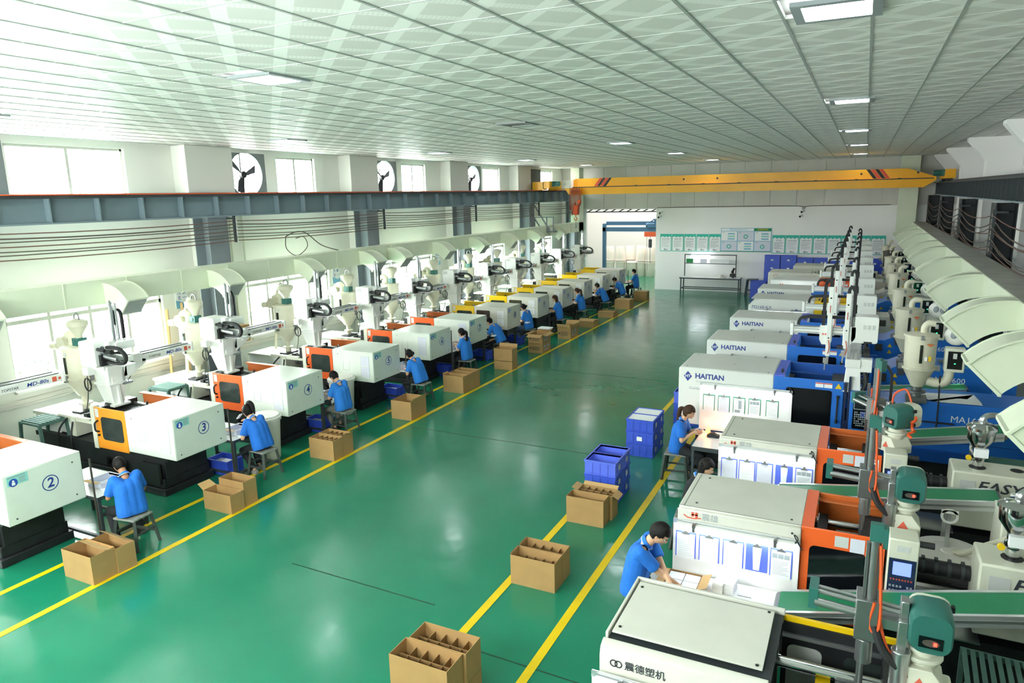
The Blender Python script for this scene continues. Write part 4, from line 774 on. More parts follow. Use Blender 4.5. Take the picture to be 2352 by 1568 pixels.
def printed(t, a, h):
    part(f'pr{a}{h}', 'print', lambda: lines_of(M(), .12, a-.08, h*.35, h*.62, 3, .014).cyl((.07, -.008, h*.5), (.07, -.006, h*.5), .03), 'print_dark', t, loc=(0, .004, 0)); part(f'pr2{a}{h}', 'print', lambda: M().box(a, a+.002, .1, .24, h*.55, h*.8).box(a, a+.002, .34, .5, h*.5, h*.8).box(a, a+.002, .12, .4, h*.25, h*.4), 'print_grey', t)
t = cart('printed carton, lower one of the stack before machine number eight', -9.08, 19.39, 0, .48, .64, .3, None, (('n', .2, 178), ('f', .2, 178))); printed(t, .48, .3)
t = cart('printed carton with open flaps and white sheets, upper one before machine number eight', -9.08, 19.39, .305, .48, .64, .28, None, (('n', .16, -25), ('f', .2, 15), ('l', .12, -5), ('r', .14, -15))); printed(t, .48, .28)
tag(M().box(-.2, .22, 0, .3, 0, .02).box(-.19, .2, .02, .31, .02, .03).ob('paper_pile', 'paper'), 'white paper sheets lying on the open printed carton', 'paper').location = (-8.85, 20.02, .64)
t = cart('printed carton with raised flaps before machine number nine', -9.06, 21.7, 0, .48, .74, .38, None, (('n', .16, 60), ('f', .16, 60), ('r', .1, 75))); printed(t, .48, .38)
cart('low wide carton with a taped lid before machine number ten', -9.18, 23.92, 0, .62, .55, .24, None, (('n', .27, 170), ('f', .27, 176)))
cart('low carton with a dark gap in its lid before machine number eleven', -9.18, 26.15, 0, .64, .6, .23, None, (('n', .24, 178), ('f', .24, 172)))
cart('plain square carton before machine number twelve', -9.2, 28.32, 0, .66, .58, .4, None, (('n', .28, 178), ('f', .28, 178)))
cart('plain carton at the end of the yellow line before machine number thirteen', -9.14, 30.9, 0, .6, .45, .42, None, (('n', .22, 178), ('f', .22, 178)))
# cartons along the other yellow line
for k, s in ((0, 'front'), (1, 'back')):
    for z in (0, 1): cart(f"{['lower', 'upper'][z]} divided carton, {s} half of the nearest stack on the floor", -3.68+.03*k, 4.68+.29*k, .33*z, .63, .28, .32, (5, 2, .07), (), 0)
for k, s in ((0, 'front'), (1, 'back')): cart(f'deep divided carton, {s} one of the pair in the middle of the floor', -3.68, 7.22+.26*k, 0, .6, .25, .39, (5, 1 if k == 0 else 2, .06 if k else .1), (('l', .02, 80),))
cart('empty open carton, front one of the pair before the blue crates', -3.68, 9.1, 0, .58, .26, .41)
cart('divided carton with short flaps, back one of the pair before the blue crates', -3.62, 9.39, 0, .56, .27, .39, (5, 2, .02), (('f', .07, 30), ('l', .1, 20), ('r', .1, -30)))
# ------------------------------------------------------------------ machines along the right wall
def em_machine(name_lab, x0, y0, zt, door, logo):
    """white clamp cover, orange guard, control box, barrel and white injection unit; local x away from the aisle"""
    t = thing('moulding_machine', name_lab, 'machine', (x0, y0, 0), 0, 'machines with orange guards'); W = .96; dz = zt-1.58
    part('em_base', 'base', lambda: M().box(.25, 3.7, .08, .88, .12, .6).box(.2, 3.75, .03, .93, 0, .12), 'dark_iron', t, .01)
    part('em_bed', 'bed', lambda: M().box(.2, 3.7, .06, .9, .6, .72), 'black', t)
    part('em_tray', 'tread_plate', lambda: M().box(2.2, 2.75, .0, .86, .72, .735), 'steel', t)
    cv = part('em_cover', 'clamp_cover', lambda: M().box(0, 1.2, 0, W, 1.56, 1.58).box(0, 1.2, 0, .02, .72, 1.56).box(0, 1.2, W-.02, W, .72, 1.56).box(0, .02, .02, W-.02, .72, 1.56), 'grey_paint', t, .012)
    part('em_seam', 'seam', lambda: M().box(.05, .054, .02, W-.02, 1.58, 1.5815).box(0, 1.2, .012, .016, 1.58, 1.5815), 'print_dark', cv)
    part('em_lip', 'front_lip', lambda: M().box(-.004, 1.2, -.03, 0, 1.44, 1.56), 'grey_paint', cv, .012)
    part('em_bolt', 'bolt', lambda: M().cyl((.16, .12, 1.58), (.16, .12, 1.586), .012, n=8).cyl((.16, .84, 1.58), (.16, .84, 1.586), .012, n=8).cyl((1.1, .1, 1.58), (1.1, .1, 1.586), .012, n=8).cyl((1.12, -.034, 1.5), (1.12, -.03, 1.5), .012, n=8), 'print_dark', cv)
    if logo:
        text('lettering', '震雄', .085, 'print_grey', t, (.33, -.0315, 1.5), FACE_MY); part('em_logo', 'logo', lambda: M().box(.14, .165, -.033, -.03, 1.49, 1.54).box(.18, .205, -.033, -.03, 1.48, 1.54).box(.14, .205, -.033, -.03, 1.505, 1.52).strip([(.06, -.032, 1.5), (.1, -.032, 1.475), (.16, -.032, 1.47), (.24, -.032, 1.485)], (0, 1, 0), .003, .012), 'red_logo', t)
    d = part('em_guard'+door, 'safety_door', lambda: M().box(1.2, 1.93, 0, .025, .62, 1.58), door, t, .008)
    part('em_win', 'door_window', lambda: M().prism(rrect(1.28, 1.78, .86, 1.4, .05), 'y', -.006, .002), 'black_gloss', d)
    part('em_handle', 'handle', lambda: M().tube([(1.86, 0, 1.0), (1.86, -.05, 1.03), (1.86, -.05, 1.2), (1.86, 0, 1.23)], .016, 8, sub=3), 'rubber', d)
    for q, (a, b) in enumerate(((1.5, 1.62), (1.635, 1.76), (1.81, 1.9))): part('em_lab%d' % q, 'notice', lambda: M().box(a, b, -.004, 0, 1.43-.03*q, 1.54-.02*(q > 1)), ['paper_grey', 'paper_lilac', 'paper'][q], d)
    part('em_no', 'prohibition_print', lambda: M().lathe([(.018, -.0062), (.03, -.0062), (.03, -.005), (.018, -.005)], (1.855, 0, 1.47), 16, 'y', True), 'red', d)
    part('em_strip'+door, 'top_plate', lambda: M().box(1.2, 1.31, .02, W, 1.56, 1.58), door, t, .004)
    part('em_rear'+door, 'rear_guard', lambda: M().box(1.31, 1.93, W-.03, W, .75, 1.57).box(1.31, 1.93, W-.12, W-.03, 1.5, 1.52), 'dull_orange', t, .006)
    part('em_plat', 'platen', lambda: M().box(1.72, 1.93, .12, .84, .72, 1.44).box(1.32, 1.42, .12, .84, .72, 1.38), 'dark_iron', t, .01)
    part('em_mould', 'mould', lambda: M().box(1.5, 1.72, .3, .66, .85, 1.3).box(1.56, 1.7, .28, .5, 1.3, 1.36), 'steel', t, .006)
    part('em_tie', 'tie_bar', lambda: M().cyl((1.3, .2, 1.32), (1.8, .2, 1.32), .04).cyl((1.3, .76, 1.32), (1.8, .76, 1.32), .04), 'chrome', t)
    c = part('em_ctl', 'control_box', lambda: M().box(1.95, 2.2, -.06, .2, .85, 1.64), 'cream_paint', t, .012)
    part('em_key', 'keypad', lambda: M().box(1.965, 2.185, -.066, -.06, .9, 1.45), 'navy', c)
    part('em_lcd', 'screen', lambda: M().box(2.0, 2.15, -.07, -.066, 1.29, 1.42), 'lcd', c)
    part('em_keys', 'key', lambda: lines_keys(1.975, 2.175, .93, 1.2), 'print_grey', c); part('em_keys2', 'key', lambda: M().add(*keyrow(1.98, 2.17, 1.245, 8)), 'key_red', c)
    part('em_plate', 'name_plate', lambda: M().box(2.02, 2.13, -.063, -.06, 1.52, 1.58), 'paper_grey', c); part('em_arm', 'bracket', lambda: M().cyl((2.15, .0, 1.6), (2.32, .0, 1.6), .03), 'rubber', c)
    b = part('em_barrel', 'barrel', lambda: M().cyl((1.93, .45, 1.18), (2.75, .45, 1.18), .075), 'dark_iron', t)
    for k in range(6): part('em_band', 'heater_band', lambda: M().cyl((0, .45, 1.18), (.03, .45, 1.18), .08).box(.0, .03, .42, .48, 1.25, 1.275), 'rail_dark', b, loc=(2.05+k*.11, 0, 0))
    part('em_cyl', 'cylinder', lambda: M().cyl((2.0, .2, .92), (2.75, .2, .92), .06).cyl((2.0, .72, .92), (2.75, .72, .92), .06), 'black', t)
    u = part('em_inj', 'injection_unit', lambda: M().box(2.68, 3.9, .04, .5, .8, 1.5).box(2.9, 3.9, .5, .86, .8, 1.2), 'cream_paint', t, .02)
    part('em_hole', 'feed_port', lambda: M().cyl((2.95, .26, 1.5), (2.95, .26, 1.505), .09).cyl((3.35, .3, 1.5), (3.35, .3, 1.503), .07), 'black', u)
    part('em_warn', 'warning_label', lambda: M().box(2.76, 2.92, .036, .04, 1.26, 1.4), 'paper_grey', u)
    text('lettering', 'EASY', .17, 'print_dark', t, (3.15, .037, 1.34), FACE_MY, shear=.25, bold=.02, wide=1.15)
    part('em_wires', 'cable', lambda: M().tube([(2.1, .3, 1.1), (2.3, .1, .95), (2.5, .25, .85), (2.7, .2, 1.0)], .012, 6, sub=4).tube([(2.1, .6, 1.1), (2.35, .75, .9), (2.7, .6, .95)], .012, 6, sub=4), 'rubber', t)
    ld = part('ss_load', 'loader', lambda: M().lathe([(.05, 1.5), (.06, 1.52), (.06, 1.6), (.075, 1.62), (.075, 1.66), (.06, 1.68), (.06, 1.74), (.14, 1.86), (.145, 1.98), (.16, 1.98), (.16, 2.01), (.13, 2.03), (.1, 2.05), (0, 2.06)], (2.95, .26, 0), 22), 'chrome', t)
    part('ss_pipe', 'elbow_pipe', lambda: M().tube([(2.95, .26, 2.04), (2.95, .26, 2.1), (3.0, .28, 2.14), (3.1, .32, 2.14), (3.3, .4, 2.1)], .035, 8, sub=4), 'steel', ld); part('ss_box', 'switch_box', lambda: M().box(2.88, 3.02, .08, .14, 1.68, 1.78), 'paper', ld); part('ss_knob', 'knob', lambda: M().cyl((2.83, .12, 1.66), (2.83, .09, 1.66), .03), 'warn_yellow', ld)
    return t
def keyrow(x0, x1, z, n):
    m = M()
    for k in range(n): x = x0+(x1-x0)*(k+.5)/n; m.cyl((x, -.066, z), (x, -.072, z), .008, n=8)
    return m.v, m.f
def lines_keys(x0, x1, z0, z1, nx=7, nz=6):
    m = M()
    for i in range(nx):
        for j in range(nz):
            if (i*5+j*3) % 7 == 0: continue
            x, z = x0+(x1-x0)*(i+.5)/nx, z0+(z1-z0)*(j+.5)/nz; m.box(x-.009, x+.009, -.0705, -.066, z-.01, z+.01)
    return m
em_machine('cream moulding machine with an orange guard and lit blue screen beside the bending man', -1.53, 6.93, 1.58, 'orange', True)
em_machine('cream moulding machine with an orange guard behind the half hidden dark haired woman', -1.52, 9.29, 1.58, 'orange', True)
# the nearest machine: beige roof, open mould space with thick chrome bars
t = thing('moulding_machine', 'beige topped moulding machine with a yellow bar and thick chrome bars', 'machine', (-1.5, 4.4, 0))
M().box(.2, 3.8, .1, .9, 0, .7).ob('base', 'dark_iron', t, .01); M().box(.25, 3.7, .08, .88, .7, .76).ob('bed', 'black', t)
cv = M().box(0, 1.14, 0, .02, .75, 1.5).box(0, 1.14, .94, .96, .75, 1.55).box(0, .02, 0, .96, .75, 1.55).ob('clamp_cover', 'grey_paint', t, .01)
M().box(.03, 1.1, .13, .88, 1.585, 1.6).ob('roof_panel', 'grey_paint', cv, .004); M().box(.0, 1.16, .02, .94, 1.53, 1.55).ob('gutter', 'rail_dark', cv)
M().prism([(-.04, 1.36), (-.04, 1.5), (-.02, 1.56), (.03, 1.585), (.06, 1.585), (.06, 1.36)], 'x', -.01, 1.15).ob('front_lip', 'grey_paint', cv, .006)
M().box(-.012, 1.17, .93, .96, 1.55, 1.6).box(-.012, .012, .1, .93, 1.55, 1.6).ob('rear_lip', 'grey_paint', cv, .006)
for p in ((.07, .2), (.07, .8), (1.06, .16), (1.06, .85)): M().cyl((p[0], p[1], 1.6), (p[0], p[1], 1.606), .012, n=8).ob('bolt', 'black', cv)
text('lettering', '震德塑机', .075, 'print_dark', t, (.33, -.0415, 1.46), FACE_MY, bold=.01); M().lathe([(.02, -.042), (.03, -.042), (.03, -.04), (.02, -.04)], (.1, 0, 1.46), 18, 'y', True).lathe([(.02, -.042), (.03, -.042), (.03, -.04), (.02, -.04)], (.135, 0, 1.46), 18, 'y', True).ob('logo', 'print_dark', t)
rg = M().box(1.16, 1.95, .94, .97, .8, 1.5).ob('rear_guard', 'dark_iron', t); M().box(.9, 1.95, .955, .985, 1.5, 1.54).ob('guard_bar', 'yellow', rg)
M().prism(rrect(1.2, 1.45, .9, 1.32, .05), 'y', .93, .94).ob('guard_window', 'paper_grey', rg); M().prism(rrect(1.6, 1.93, .9, 1.32, .05), 'y', .93, .94).ob('guard_window', 'smoked', rg); M().beam((1.16, .93, 1.4), (1.95, .93, 1.4), .03, .03).ob('slide_rail', 'steel', rg)
for y, z in ((.72, 1.3), (.2, 1.3), (.72, .9), (.2, .9)): M().cyl((1.0, y, z), (2.05, y, z), .045, n=20).ob('tie_bar', 'chrome', t)
M().box(1.85, 2.1, .05, .9, .76, 1.45).ob('platen', 'dark_iron', t, .01); M().box(1.0, 1.14, .08, .88, .76, 1.5).ob('platen', 'dark_iron', t, .01)
M().box(1.55, 1.85, .3, .68, .95, 1.28).ob('mould', 'grey_metal', t, .006); M().box(1.3, 1.4, .35, .6, .95, 1.2).box(1.14, 1.55, .45, .52, 1.05, 1.12).ob('ejector', 'dark_iron', t); M().box(1.42, 1.52, .6, .75, 1.1, 1.25).ob('tool_block', 'yellow', t)
for k in range(5): M().tube([(1.6+.06*k, .4+.05*k, 1.27), (1.7+.08*k, .3, 1.38+.02*k), (1.9+.05*k, .3+.07*k, 1.45), (2.0, .3+.06*k, 1.3)], .007, 5, sub=4).ob('sensor_wire', 'hose_clear' if k % 2 else 'rubber', t)
M().box(2.0, 2.26, .1, .75, .8, 1.5).ob('injection_head', 'cream_paint', t, .02); M().box(2.7, 3.7, .1, .8, .8, 1.3).ob('injection_unit', 'cream_paint', t, .02); M().cyl((2.2, .45, 1.1), (2.75, .45, 1.1), .09).ob('barrel', 'dark_iron', t)

# sprue pickers: cream post, green housing, slide rods, long pole
def picker(y, z, lab, turn=0, back=False):
    t = thing('sprue_picker', lab, 'picker robot', (.56, y, z), turn, 'sprue pickers with green housings')
    part('sp_base', 'base', lambda: M().prism([(-.16, 0), (.14, 0), (.14, .1), (.06, .2), (-.08, .2), (-.16, .1)], 'y', -.13, .13).cyl((0, 0, .18), (0, 0, .34), .09, n=16).cyl((0, 0, .24), (0, 0, .27), .13, n=18), 'cream_paint', t, .006)
    part('sp_warn', 'warning_label', lambda: M().prism([(-.06, .06), (.04, .06), (-.01, .14)], 'y', -.134, -.13), 'red_logo', t)
    def hs():
        m = M(); P = rrect(-.1, .16, .32, .62, .08, 4); n = len(P); R = [(-.14, .88), (-.1, 1.0), (.1, 1.0)]
        for k, (y_, s) in enumerate(R): m.v += [(.03+(p[0]-.03)*s, y_, .47+(p[1]-.47)*s) for p in P]
        for k in range(2): m.f += [(k*n+i, k*n+(i+1) % n, (k+1)*n+(i+1) % n, (k+1)*n+i) for i in range(n)]
        m.f += [tuple(range(n-1, -1, -1)), tuple(range(2*n, 3*n))]; return m
    h = part('sp_house', 'housing', hs, 'teal_green', t)
    part('sp_back%d' % back, 'back_shell', lambda: M().prism(rrect(-.1, .16, .32, .62, .08, 4), 'y', .1, .22 if back else .13), 'cream_paint', h)
    part('sp_latch', 'latch', lambda: M().box(.155, .175, .08, .12, .36, .4).box(.155, .175, .08, .12, .54, .58), 'rubber', h)
    part('sp_panel', 'panel', lambda: M().box(-.04, .1, -.146, -.138, .38, .46), 'black_gloss', h); part('sp_oval', 'oval_print', lambda: M().lathe([(0, 0), (.05, 0), (.05, .002), (0, .002)], (0, 0, 0), 16, 'y'), 'wood_dark', h, loc=(.03, -.149, .42)).scale = (1, 1, .5)
    part('sp_led', 'display', lambda: M().box(.045, .065, -.154, -.146, .408, .43), 'led_red', h)
    a = part('sp_arm', 'slide_arm', lambda: M().cyl((-.68, -.02, .56), (-.1, -.02, .52), .016).cyl((-.68, .06, .55), (-.1, .06, .51), .016).cyl((-.68, -.06, .5), (-.4, -.06, .48), .03).box(-.34, -.1, -.06, .08, .4, .47), 'steel', t)
    part('sp_end', 'end_block', lambda: M().box(-.72, -.66, -.08, .1, .45, .6), 'teal_green', a); part('sp_car', 'slide_block', lambda: M().box(-.42, -.28, -.1, .09, .3, .6).cyl((-.35, -.05, .12), (-.35, -.05, .3), .055), 'grey_metal', a, .006)
    part('sp_joint', 'joint', lambda: M().box(-.15, -.1, -.05, .05, .36, .62).box(-.16, -.1, -.1, -.05, .1, .5).cyl((-.13, -.1, .02), (-.13, -.1, .3), .06), 'steel', a, .006)
    p = part('sp_pole', 'pole', lambda: M().cyl((-.33, -.03, .3), (-.33, -.03, 1.02), .035).box(-.385, -.365, -.05, -.01, -.2, 1.0), 'grey_metal', a)
    part('sp_low', 'gripper_tube', lambda: M().cyl((-.36, -.03, -.35), (-.36, -.03, .3), .022).box(-.385, -.34, -.05, -.01, -.42, -.32), 'steel', p)
    part('sp_cap', 'pole_cap', lambda: M().box(-.37, -.29, -.06, .0, 1.02, 1.14).box(-.29, -.26, -.06, .02, .98, 1.12), 'teal_green', p)
    part('sp_hose', 'orange_hose', lambda: M().tube([(-.3, -.06, 1.0), (-.28, -.08, .7), (-.27, -.1, .45), (-.3, -.1, .38), (-.33, -.09, .44), (-.31, -.1, .6)], .011, 6, sub=5).tube([(-.28, -.06, .5), (-.22, -.1, .3), (-.14, -.12, .2)], .011, 6, sub=4), 'orange_hose', p)
    part('sp_duct', 'black_hose', lambda: M().tube([(-.3, -.08, .42), (-.24, -.12, .28), (-.14, -.13, .18), (-.08, -.1, .12)], .028, 8, sub=5), 'rubber', a)
    if back: part('sp_coil', 'cable_bundle', lambda: M().tube([(.2+.04*math.sin(k), .05+.03*math.cos(k*1.3), .5-.02*k) for k in range(14)], .018, 6, sub=2).tube([(.1, .1, .66), (.0, .1, .8), (-.12, .05, .72), (-.1, 0, .6)], .012, 6, sub=4), 'orange_hose', t)
    return t
picker(5.0, 1.46, 'sprue picker with a green housing and red digit on the beige topped machine')
picker(7.42, 1.5, 'sprue picker with a green housing on the machine beside the bending man')
picker(9.78, 1.5, 'sprue picker with a green and cream housing and coiled orange hose, turned away', -.85, True)

# light boards hung on the machines, with their clipboards
def board(x0, x1, y, z0, z1, lab, clips, n0, zc):
    t = thing('light_board', lab, 'board', (x0, y, z0), 0, 'lit notice boards on the machine fronts'); L_ = x1-x0; H = z1-z0
    M().box(0, L_, -.012, 0, 0, H).ob('panel', 'wall_white', t, .003); M().box(0, L_, -.02, -.012, H-.05, H).ob('top_strip', 'alu', t)
    M().box(.04, L_-.04, -.075, -.03, H-.05, H-.02).ob('lamp_housing', 'white_paint', t); M().cyl((.05, -.07, H-.075), (L_-.05, -.07, H-.075), .016, n=10).ob('tube_lamp', 'tube_on', t)
    for u in (.18, .82): M().box(L_*u-.015, L_*u+.015, -.09, -.0, H-.09, H-.01).ob('lamp_clip', 'grey_metal', t)
    M().tube([(L_-.06, -.06, H-.04), (L_-.02, -.04, H+.02), (L_-.06, -.03, H+.05), (L_+.02, -.02, H-.1)], .006, 5, sub=4).ob('lamp_cord', 'rubber', t)
    for k, (cx, wd, hh, bc, kind, say) in enumerate(clips):
        c = thing('clipboard', f'{say}, {["first", "second", "third", "fourth", "fifth"][k]} on the board of {n0}', 'clipboard', (cx, y-.014, zc), .0, 'clipboards under the lamps')
        part(f'cb{wd}{hh}{bc}', 'backboard', lambda: M().box(0, wd, -.004, 0, -hh, 0), bc, c)
        part(f'cp{wd}{hh}{kind}', 'paper', lambda: M().box(.012, wd-.012, -.008, -.004, -hh-.012, -.018) if kind != 'cup' else M().prism([(wd*.3, -.02), (wd*.36, -hh*.95), (wd*.64, -hh*.95), (wd*.72, -.02)], 'y', -.008, -.004), 'paper' if kind != 'lilac' else 'paper_lilac', c)
        part('cclip', 'clip', lambda: M().prism([(-.045, -.02), (.045, -.02), (.03, .0), (.012, .008), (.012, .028), (-.012, .028), (-.012, .008), (-.03, .0)], 'y', -.02, -.006), 'steel', c, loc=(wd/2, 0, 0))
        def pr():
            m = lines_of(M(), .03, wd-.03, -hh+.03, -.05 if kind != 'photo' else -.13, 10, .004)
            if kind == 'photo':
                for q in range(3): m.box(.02+q*(wd-.04)/3, .02+(q+.9)*(wd-.04)/3, -.0078, -.006, -.1, -.05)
            if kind == 'dark': m.box(.09, .14, -.0078, -.006, -.2, -.06).box(.03, .12, -.0078, -.006, -.27, -.22)
            return m
        if kind != 'cup': part(f'cpr{wd}{hh}{kind}', 'print', pr, 'print_grey' if kind in ('photo', 'dark') else 'paper_grey', c, loc=(0, -.0015, 0))
    return t
bl, gn = 'crate_light', 'clip_green'
board(-1.57, -.33, 6.895, .72, 1.45, 'lit white board with blue clipboards hung on the machine beside the bending man',
      [(-1.54, .21, .29, bl, 'plain', 'blue clipboard with a printed form'), (-1.3, .21, .29, bl, 'plain', 'blue clipboard with a printed list'), (-1.06, .21, .29, bl, 'plain', 'blue clipboard with a loose plain form'), (-.83, .21, .29, bl, 'cup', 'blue clipboard holding a white cup shaped card'), (-.6, .21, .3, bl, 'photo', 'clipboard with three pictures and text')], 'the bending man', 1.32)
board(-1.53, -.33, 9.255, .72, 1.49, 'lit white board with clipboards hung on the machine behind the half hidden woman',
      [(-1.49, .21, .29, bl, 'lilac', 'blue edged clipboard with a pale form'), (-1.26, .21, .29, bl, 'plain', 'blue edged clipboard with a white form'), (-1.04, .21, .29, bl, 'lilac', 'blue edged clipboard with a lilac form'), (-.8, .21, .29, bl, 'cup', 'blue clipboard holding a narrow white card'), (-.56, .21, .29, bl, 'photo', 'clipboard with a grey picture sheet')], 'the half hidden woman', 1.3)
board(-2.33, -.84, 11.95, .74, 1.58, 'lit white board with green clipboards hung on the first blue and white machine',
      [(-2.27, .2, .28, gn, 'plain', 'green clipboard with a blank curled sheet'), (-2.02, .2, .28, gn, 'lilac', 'green clipboard with a plain form'), (-1.77, .2, .28, gn, 'dark', 'green clipboard with dark printed pictures'), (-1.52, .2, .28, gn, 'photo', 'green clipboard with grey prints'), (-1.24, .2, .28, gn, 'plain', 'green clipboard with a white form')], 'the first blue machine', 1.38)
board(-1.54, -.3, 4.29, .75, 1.42, 'lit white board on the front of the beige topped machine', [(-1.48, .21, .29, bl, 'plain', 'blue edged clipboard with a form'), (-1.22, .21, .29, bl, 'plain', 'second blue edged clipboard with a form')], 'the beige topped machine', 1.27)

# tables between the right machines with what lies on them
def rtable(x0, x1, y0, y1, lab, h=0):
    t = thing('work_table', lab, 'table', (x0, y0, 0), 0, 'white tables of the right row'); a, b = x1-x0, y1-y0
    M().box(0, a, 0, b, .7+h, .73+h).ob('table_top', 'table_top', t, .004); M().box(0, a, -.006, 0, .66+h, .73+h).box(-.006, 0, 0, b, .66+h, .73+h).ob('edge', 'table_frame', t)
    for x in (.0, a-.04):
        for y in (.0, b-.04): M().box(x, x+.04, y, y+.04, 0, .7+h).ob('leg', 'table_frame', t)
    M().box(.01, .035, .04, b-.04, .3, .34).box(.04, a-.04, .01, .035, .3, .34).ob('stretcher', 'table_frame', t); return t
rtable(-1.75, -.5, 6.2, 6.87, 'white topped table in front of the bending man', .13); rtable(-1.5, -.5, 8.78, 9.2, 'white topped table of the half hidden woman'); rtable(-2.26, -.9, 11.05, 11.9, 'white topped table of the woman with the long pony tail')
t = thing('small_carton', 'low open carton packed with white cards under the hands of the bending man', 'carton', (-1.56, 6.42, .862)); carton('cs', .34, .32, .08, None, (('r', .1, 25), ('l', .07, 10)), t)
for i in range(2):
    for j in range(2): M().box(.015+i*.16, .165+i*.16, .015+j*.15, .15+j*.15, .02, .068).ob('card_block', 'paper', t)
for k in range(2):
    t = thing('card_stack', f'{["nearer", "farther"][k]} half of a double pile of white cards on the table of the bending man', 'cards', (-1.1+.1*k, 6.6+.02*k, .862), -.1)
    for q in range(6): part('card2', 'card', lambda: M().box(0, .1, 0, .16, 0, .015), 'paper', t, loc=(.004*math.sin(q*3), .004*math.cos(q*5), q*.018))
t = thing('tape_roll', 'yellow tape roll in a red dispenser before the white card piles', 'tape', (-1.02, 6.44, .862)); M().lathe([(.035, 0), (.06, 0), (.06, .045), (.035, .045)], n=20, ring=True).ob('roll', 'warn_yellow', t); M().lathe([(.02, .0), (.036, .0), (.036, .05), (.02, .05)], n=16, ring=True).box(.0, .12, -.02, .02, .045, .05).box(.1, .13, -.03, .03, 0, .06).ob('dispenser', 'red', t)
tag(M().cyl((-.86, 6.55, .869), (-.72, 6.5, .869), .006, n=8).cyl((-.74, 6.507, .869), (-.7, 6.493, .869), .009, n=8).ob('pen', 'black'), 'black pen lying on the table of the bending man', 'pen'); tag(M().cyl((-.86, 6.64, .866), (-.73, 6.64, .866), .004, n=6).ob('wire_pin', 'steel'), 'thin metal pin lying beside the pen', 'pin')
fl_ = thing('toy_car', 'small dark toy car with a burning orange flame on the white table', 'toy', (-2.12, 11.62, .732)); M().prism([(0, 0), (.2, 0), (.2, .04), (.15, .05), (.11, .08), (.05, .08), (.02, .05), (0, .04)], 'y', -.045, .045).ob('body', 'dark_iron', fl_, .006)
M().lathe([(.005, .06), (.03, .09), (.02, .14), (.004, .19)], (.02, 0, 0), 10).lathe([(.005, .05), (.018, .08), (.003, .13)], (-.02, .02, 0), 8).ob('flame', 'flame', fl_)
for k in range(2): M().cyl((.04+.12*k, -.05, .015), (.04+.12*k, .05, .015), .018).ob('axle', 'rubber', fl_)
tag(M().tube([(-2.3, 11.45, .86), (-2.24, 11.5, .9), (-2.16, 11.58, .8)], .004, 5, sub=4).tube([(-2.3, 11.5, .85), (-2.22, 11.56, .88), (-2.14, 11.6, .79)], .004, 5, sub=4).ob('white_wires', 'paper'), 'thin white wires between the woman and the toy car', 'wires')
tag(M().box(-1.75, -1.6, 11.1, 11.3, .731, .75).ob('manila_envelope', 'carton_flap'), 'brown folder lying on the table by the cream machine', 'folder')
# blue crates by the second yellow line
for s, (x, y, n, lab) in enumerate(((-3.68, 12.1, 3, 'stack with white lids'), (-3.67, 9.86, 3, 'stack with its contents showing'), (-3.3, 14.2, 3, 'stack by the first blue machine'))):
    for r in (0, 1):
        for k in range(n):
            t = thing('storage_crate', f"{'pale ' if s else ''}blue crate, {['bottom', 'middle', 'top'][k]} of the {['front', 'back'][r]} pile in the {lab}", 'crate', (x, y+.385*r, k*.237), 0, 'blue crates along the yellow line')
            crate_parts('nc', .5, .375, .235, 'crate_blue' if s == 0 or k < 2 else 'crate_light', t); M().box(.506, .514, .14, .22, .08, .16).ob('tag', 'paper_grey', t)
            if k == 1 and s == 0: M().box(.2, .3, -.0135, -.009, .07, .15).ob('label', 'paper', t)
            if s == 0 and k == 2: M().box(.015, .485, .015, .36, .205, .228).ob('lid', 'paper', t)
            if s == 1 and k == 2: M().box(.1, .45, .03, .34, .02, .06).add([(.3, .05, .06), (.48, .1, .06), (.45, .3, .07), (.34, .2, .16)], [(0, 1, 2), (0, 2, 3), (1, 2, 3), (0, 3, 1)]).ob('plastic_bag', 'transparent_bag', t)
# tilted green belt conveyors between the right machines
def conveyor(x0, x1, y0, y1, z0, z1, lab, legs):
    t = thing('belt_conveyor', lab, 'conveyor', (x0, y0, 0), 0, 'green belt conveyors of the right row'); L_, b = x1-x0, y1-y0
    def slab(a, c, lo, hi): return M().hexa([(0, a, z0+lo), (L_, a, z1+lo), (L_, c, z1+lo), (0, c, z0+lo)], [(0, a, z0+hi), (L_, a, z1+hi), (L_, c, z1+hi), (0, c, z0+hi)])
    slab(0, b, -.012, 0).ob('belt', 'green_belt', t); slab(.02, b-.02, -.1, -.08).ob('return_belt', 'green_belt', t)
    for a in (-.035, b): slab(a, a+.035, -.1, .008).ob('side_rail', 'alu', t); slab(a-.004, a+.039, -.06, -.035).ob('slot', 'steel', t)
    M().cyl((0, 0, z0-.045), (0, b, z0-.045), .045, n=16).ob('roller', 'grey_metal', t); M().cyl((L_, 0, z1-.045), (L_, b, z1-.045), .045, n=16).ob('roller', 'grey_metal', t)
    for u in legs:
        z = z0+(z1-z0)*u; x = L_*u
        for a in (-.03, b-.01): M().box(x-.02, x+.02, a, a+.04, 0, z-.1).ob('leg', 'alu', t)
        M().lathe([(.06, -.045), (.085, -.045), (.085, -.036), (.06, -.036)], (x, 0, z-.17), 18, 'y', True).box(x-.08, x+.08, -.045, -.036, z-.14, z-.1).ob('tilt_bracket', 'white_paint', t)
    return t
conveyor(-.47, 2.0, 6.4, 6.76, .93, 1.53, 'wide green belt conveyor in front of the control box with the lit screen', (.12, .82))
conveyor(-.7, 1.5, 8.42, 8.74, 1.24, 1.54, 'green belt conveyor beyond the white barrel in front of the farther cream machine', (.15, .8))
conveyor(-.1, 1.9, 10.95, 11.33, 1.14, 1.53, 'green belt conveyor in front of the first blue injection unit', (.2, .85))
conveyor(.4, 1.75, 13.55, 13.85, 1.3, 1.46, 'short green belt conveyor behind the first blue injection unit', (.2, .9))
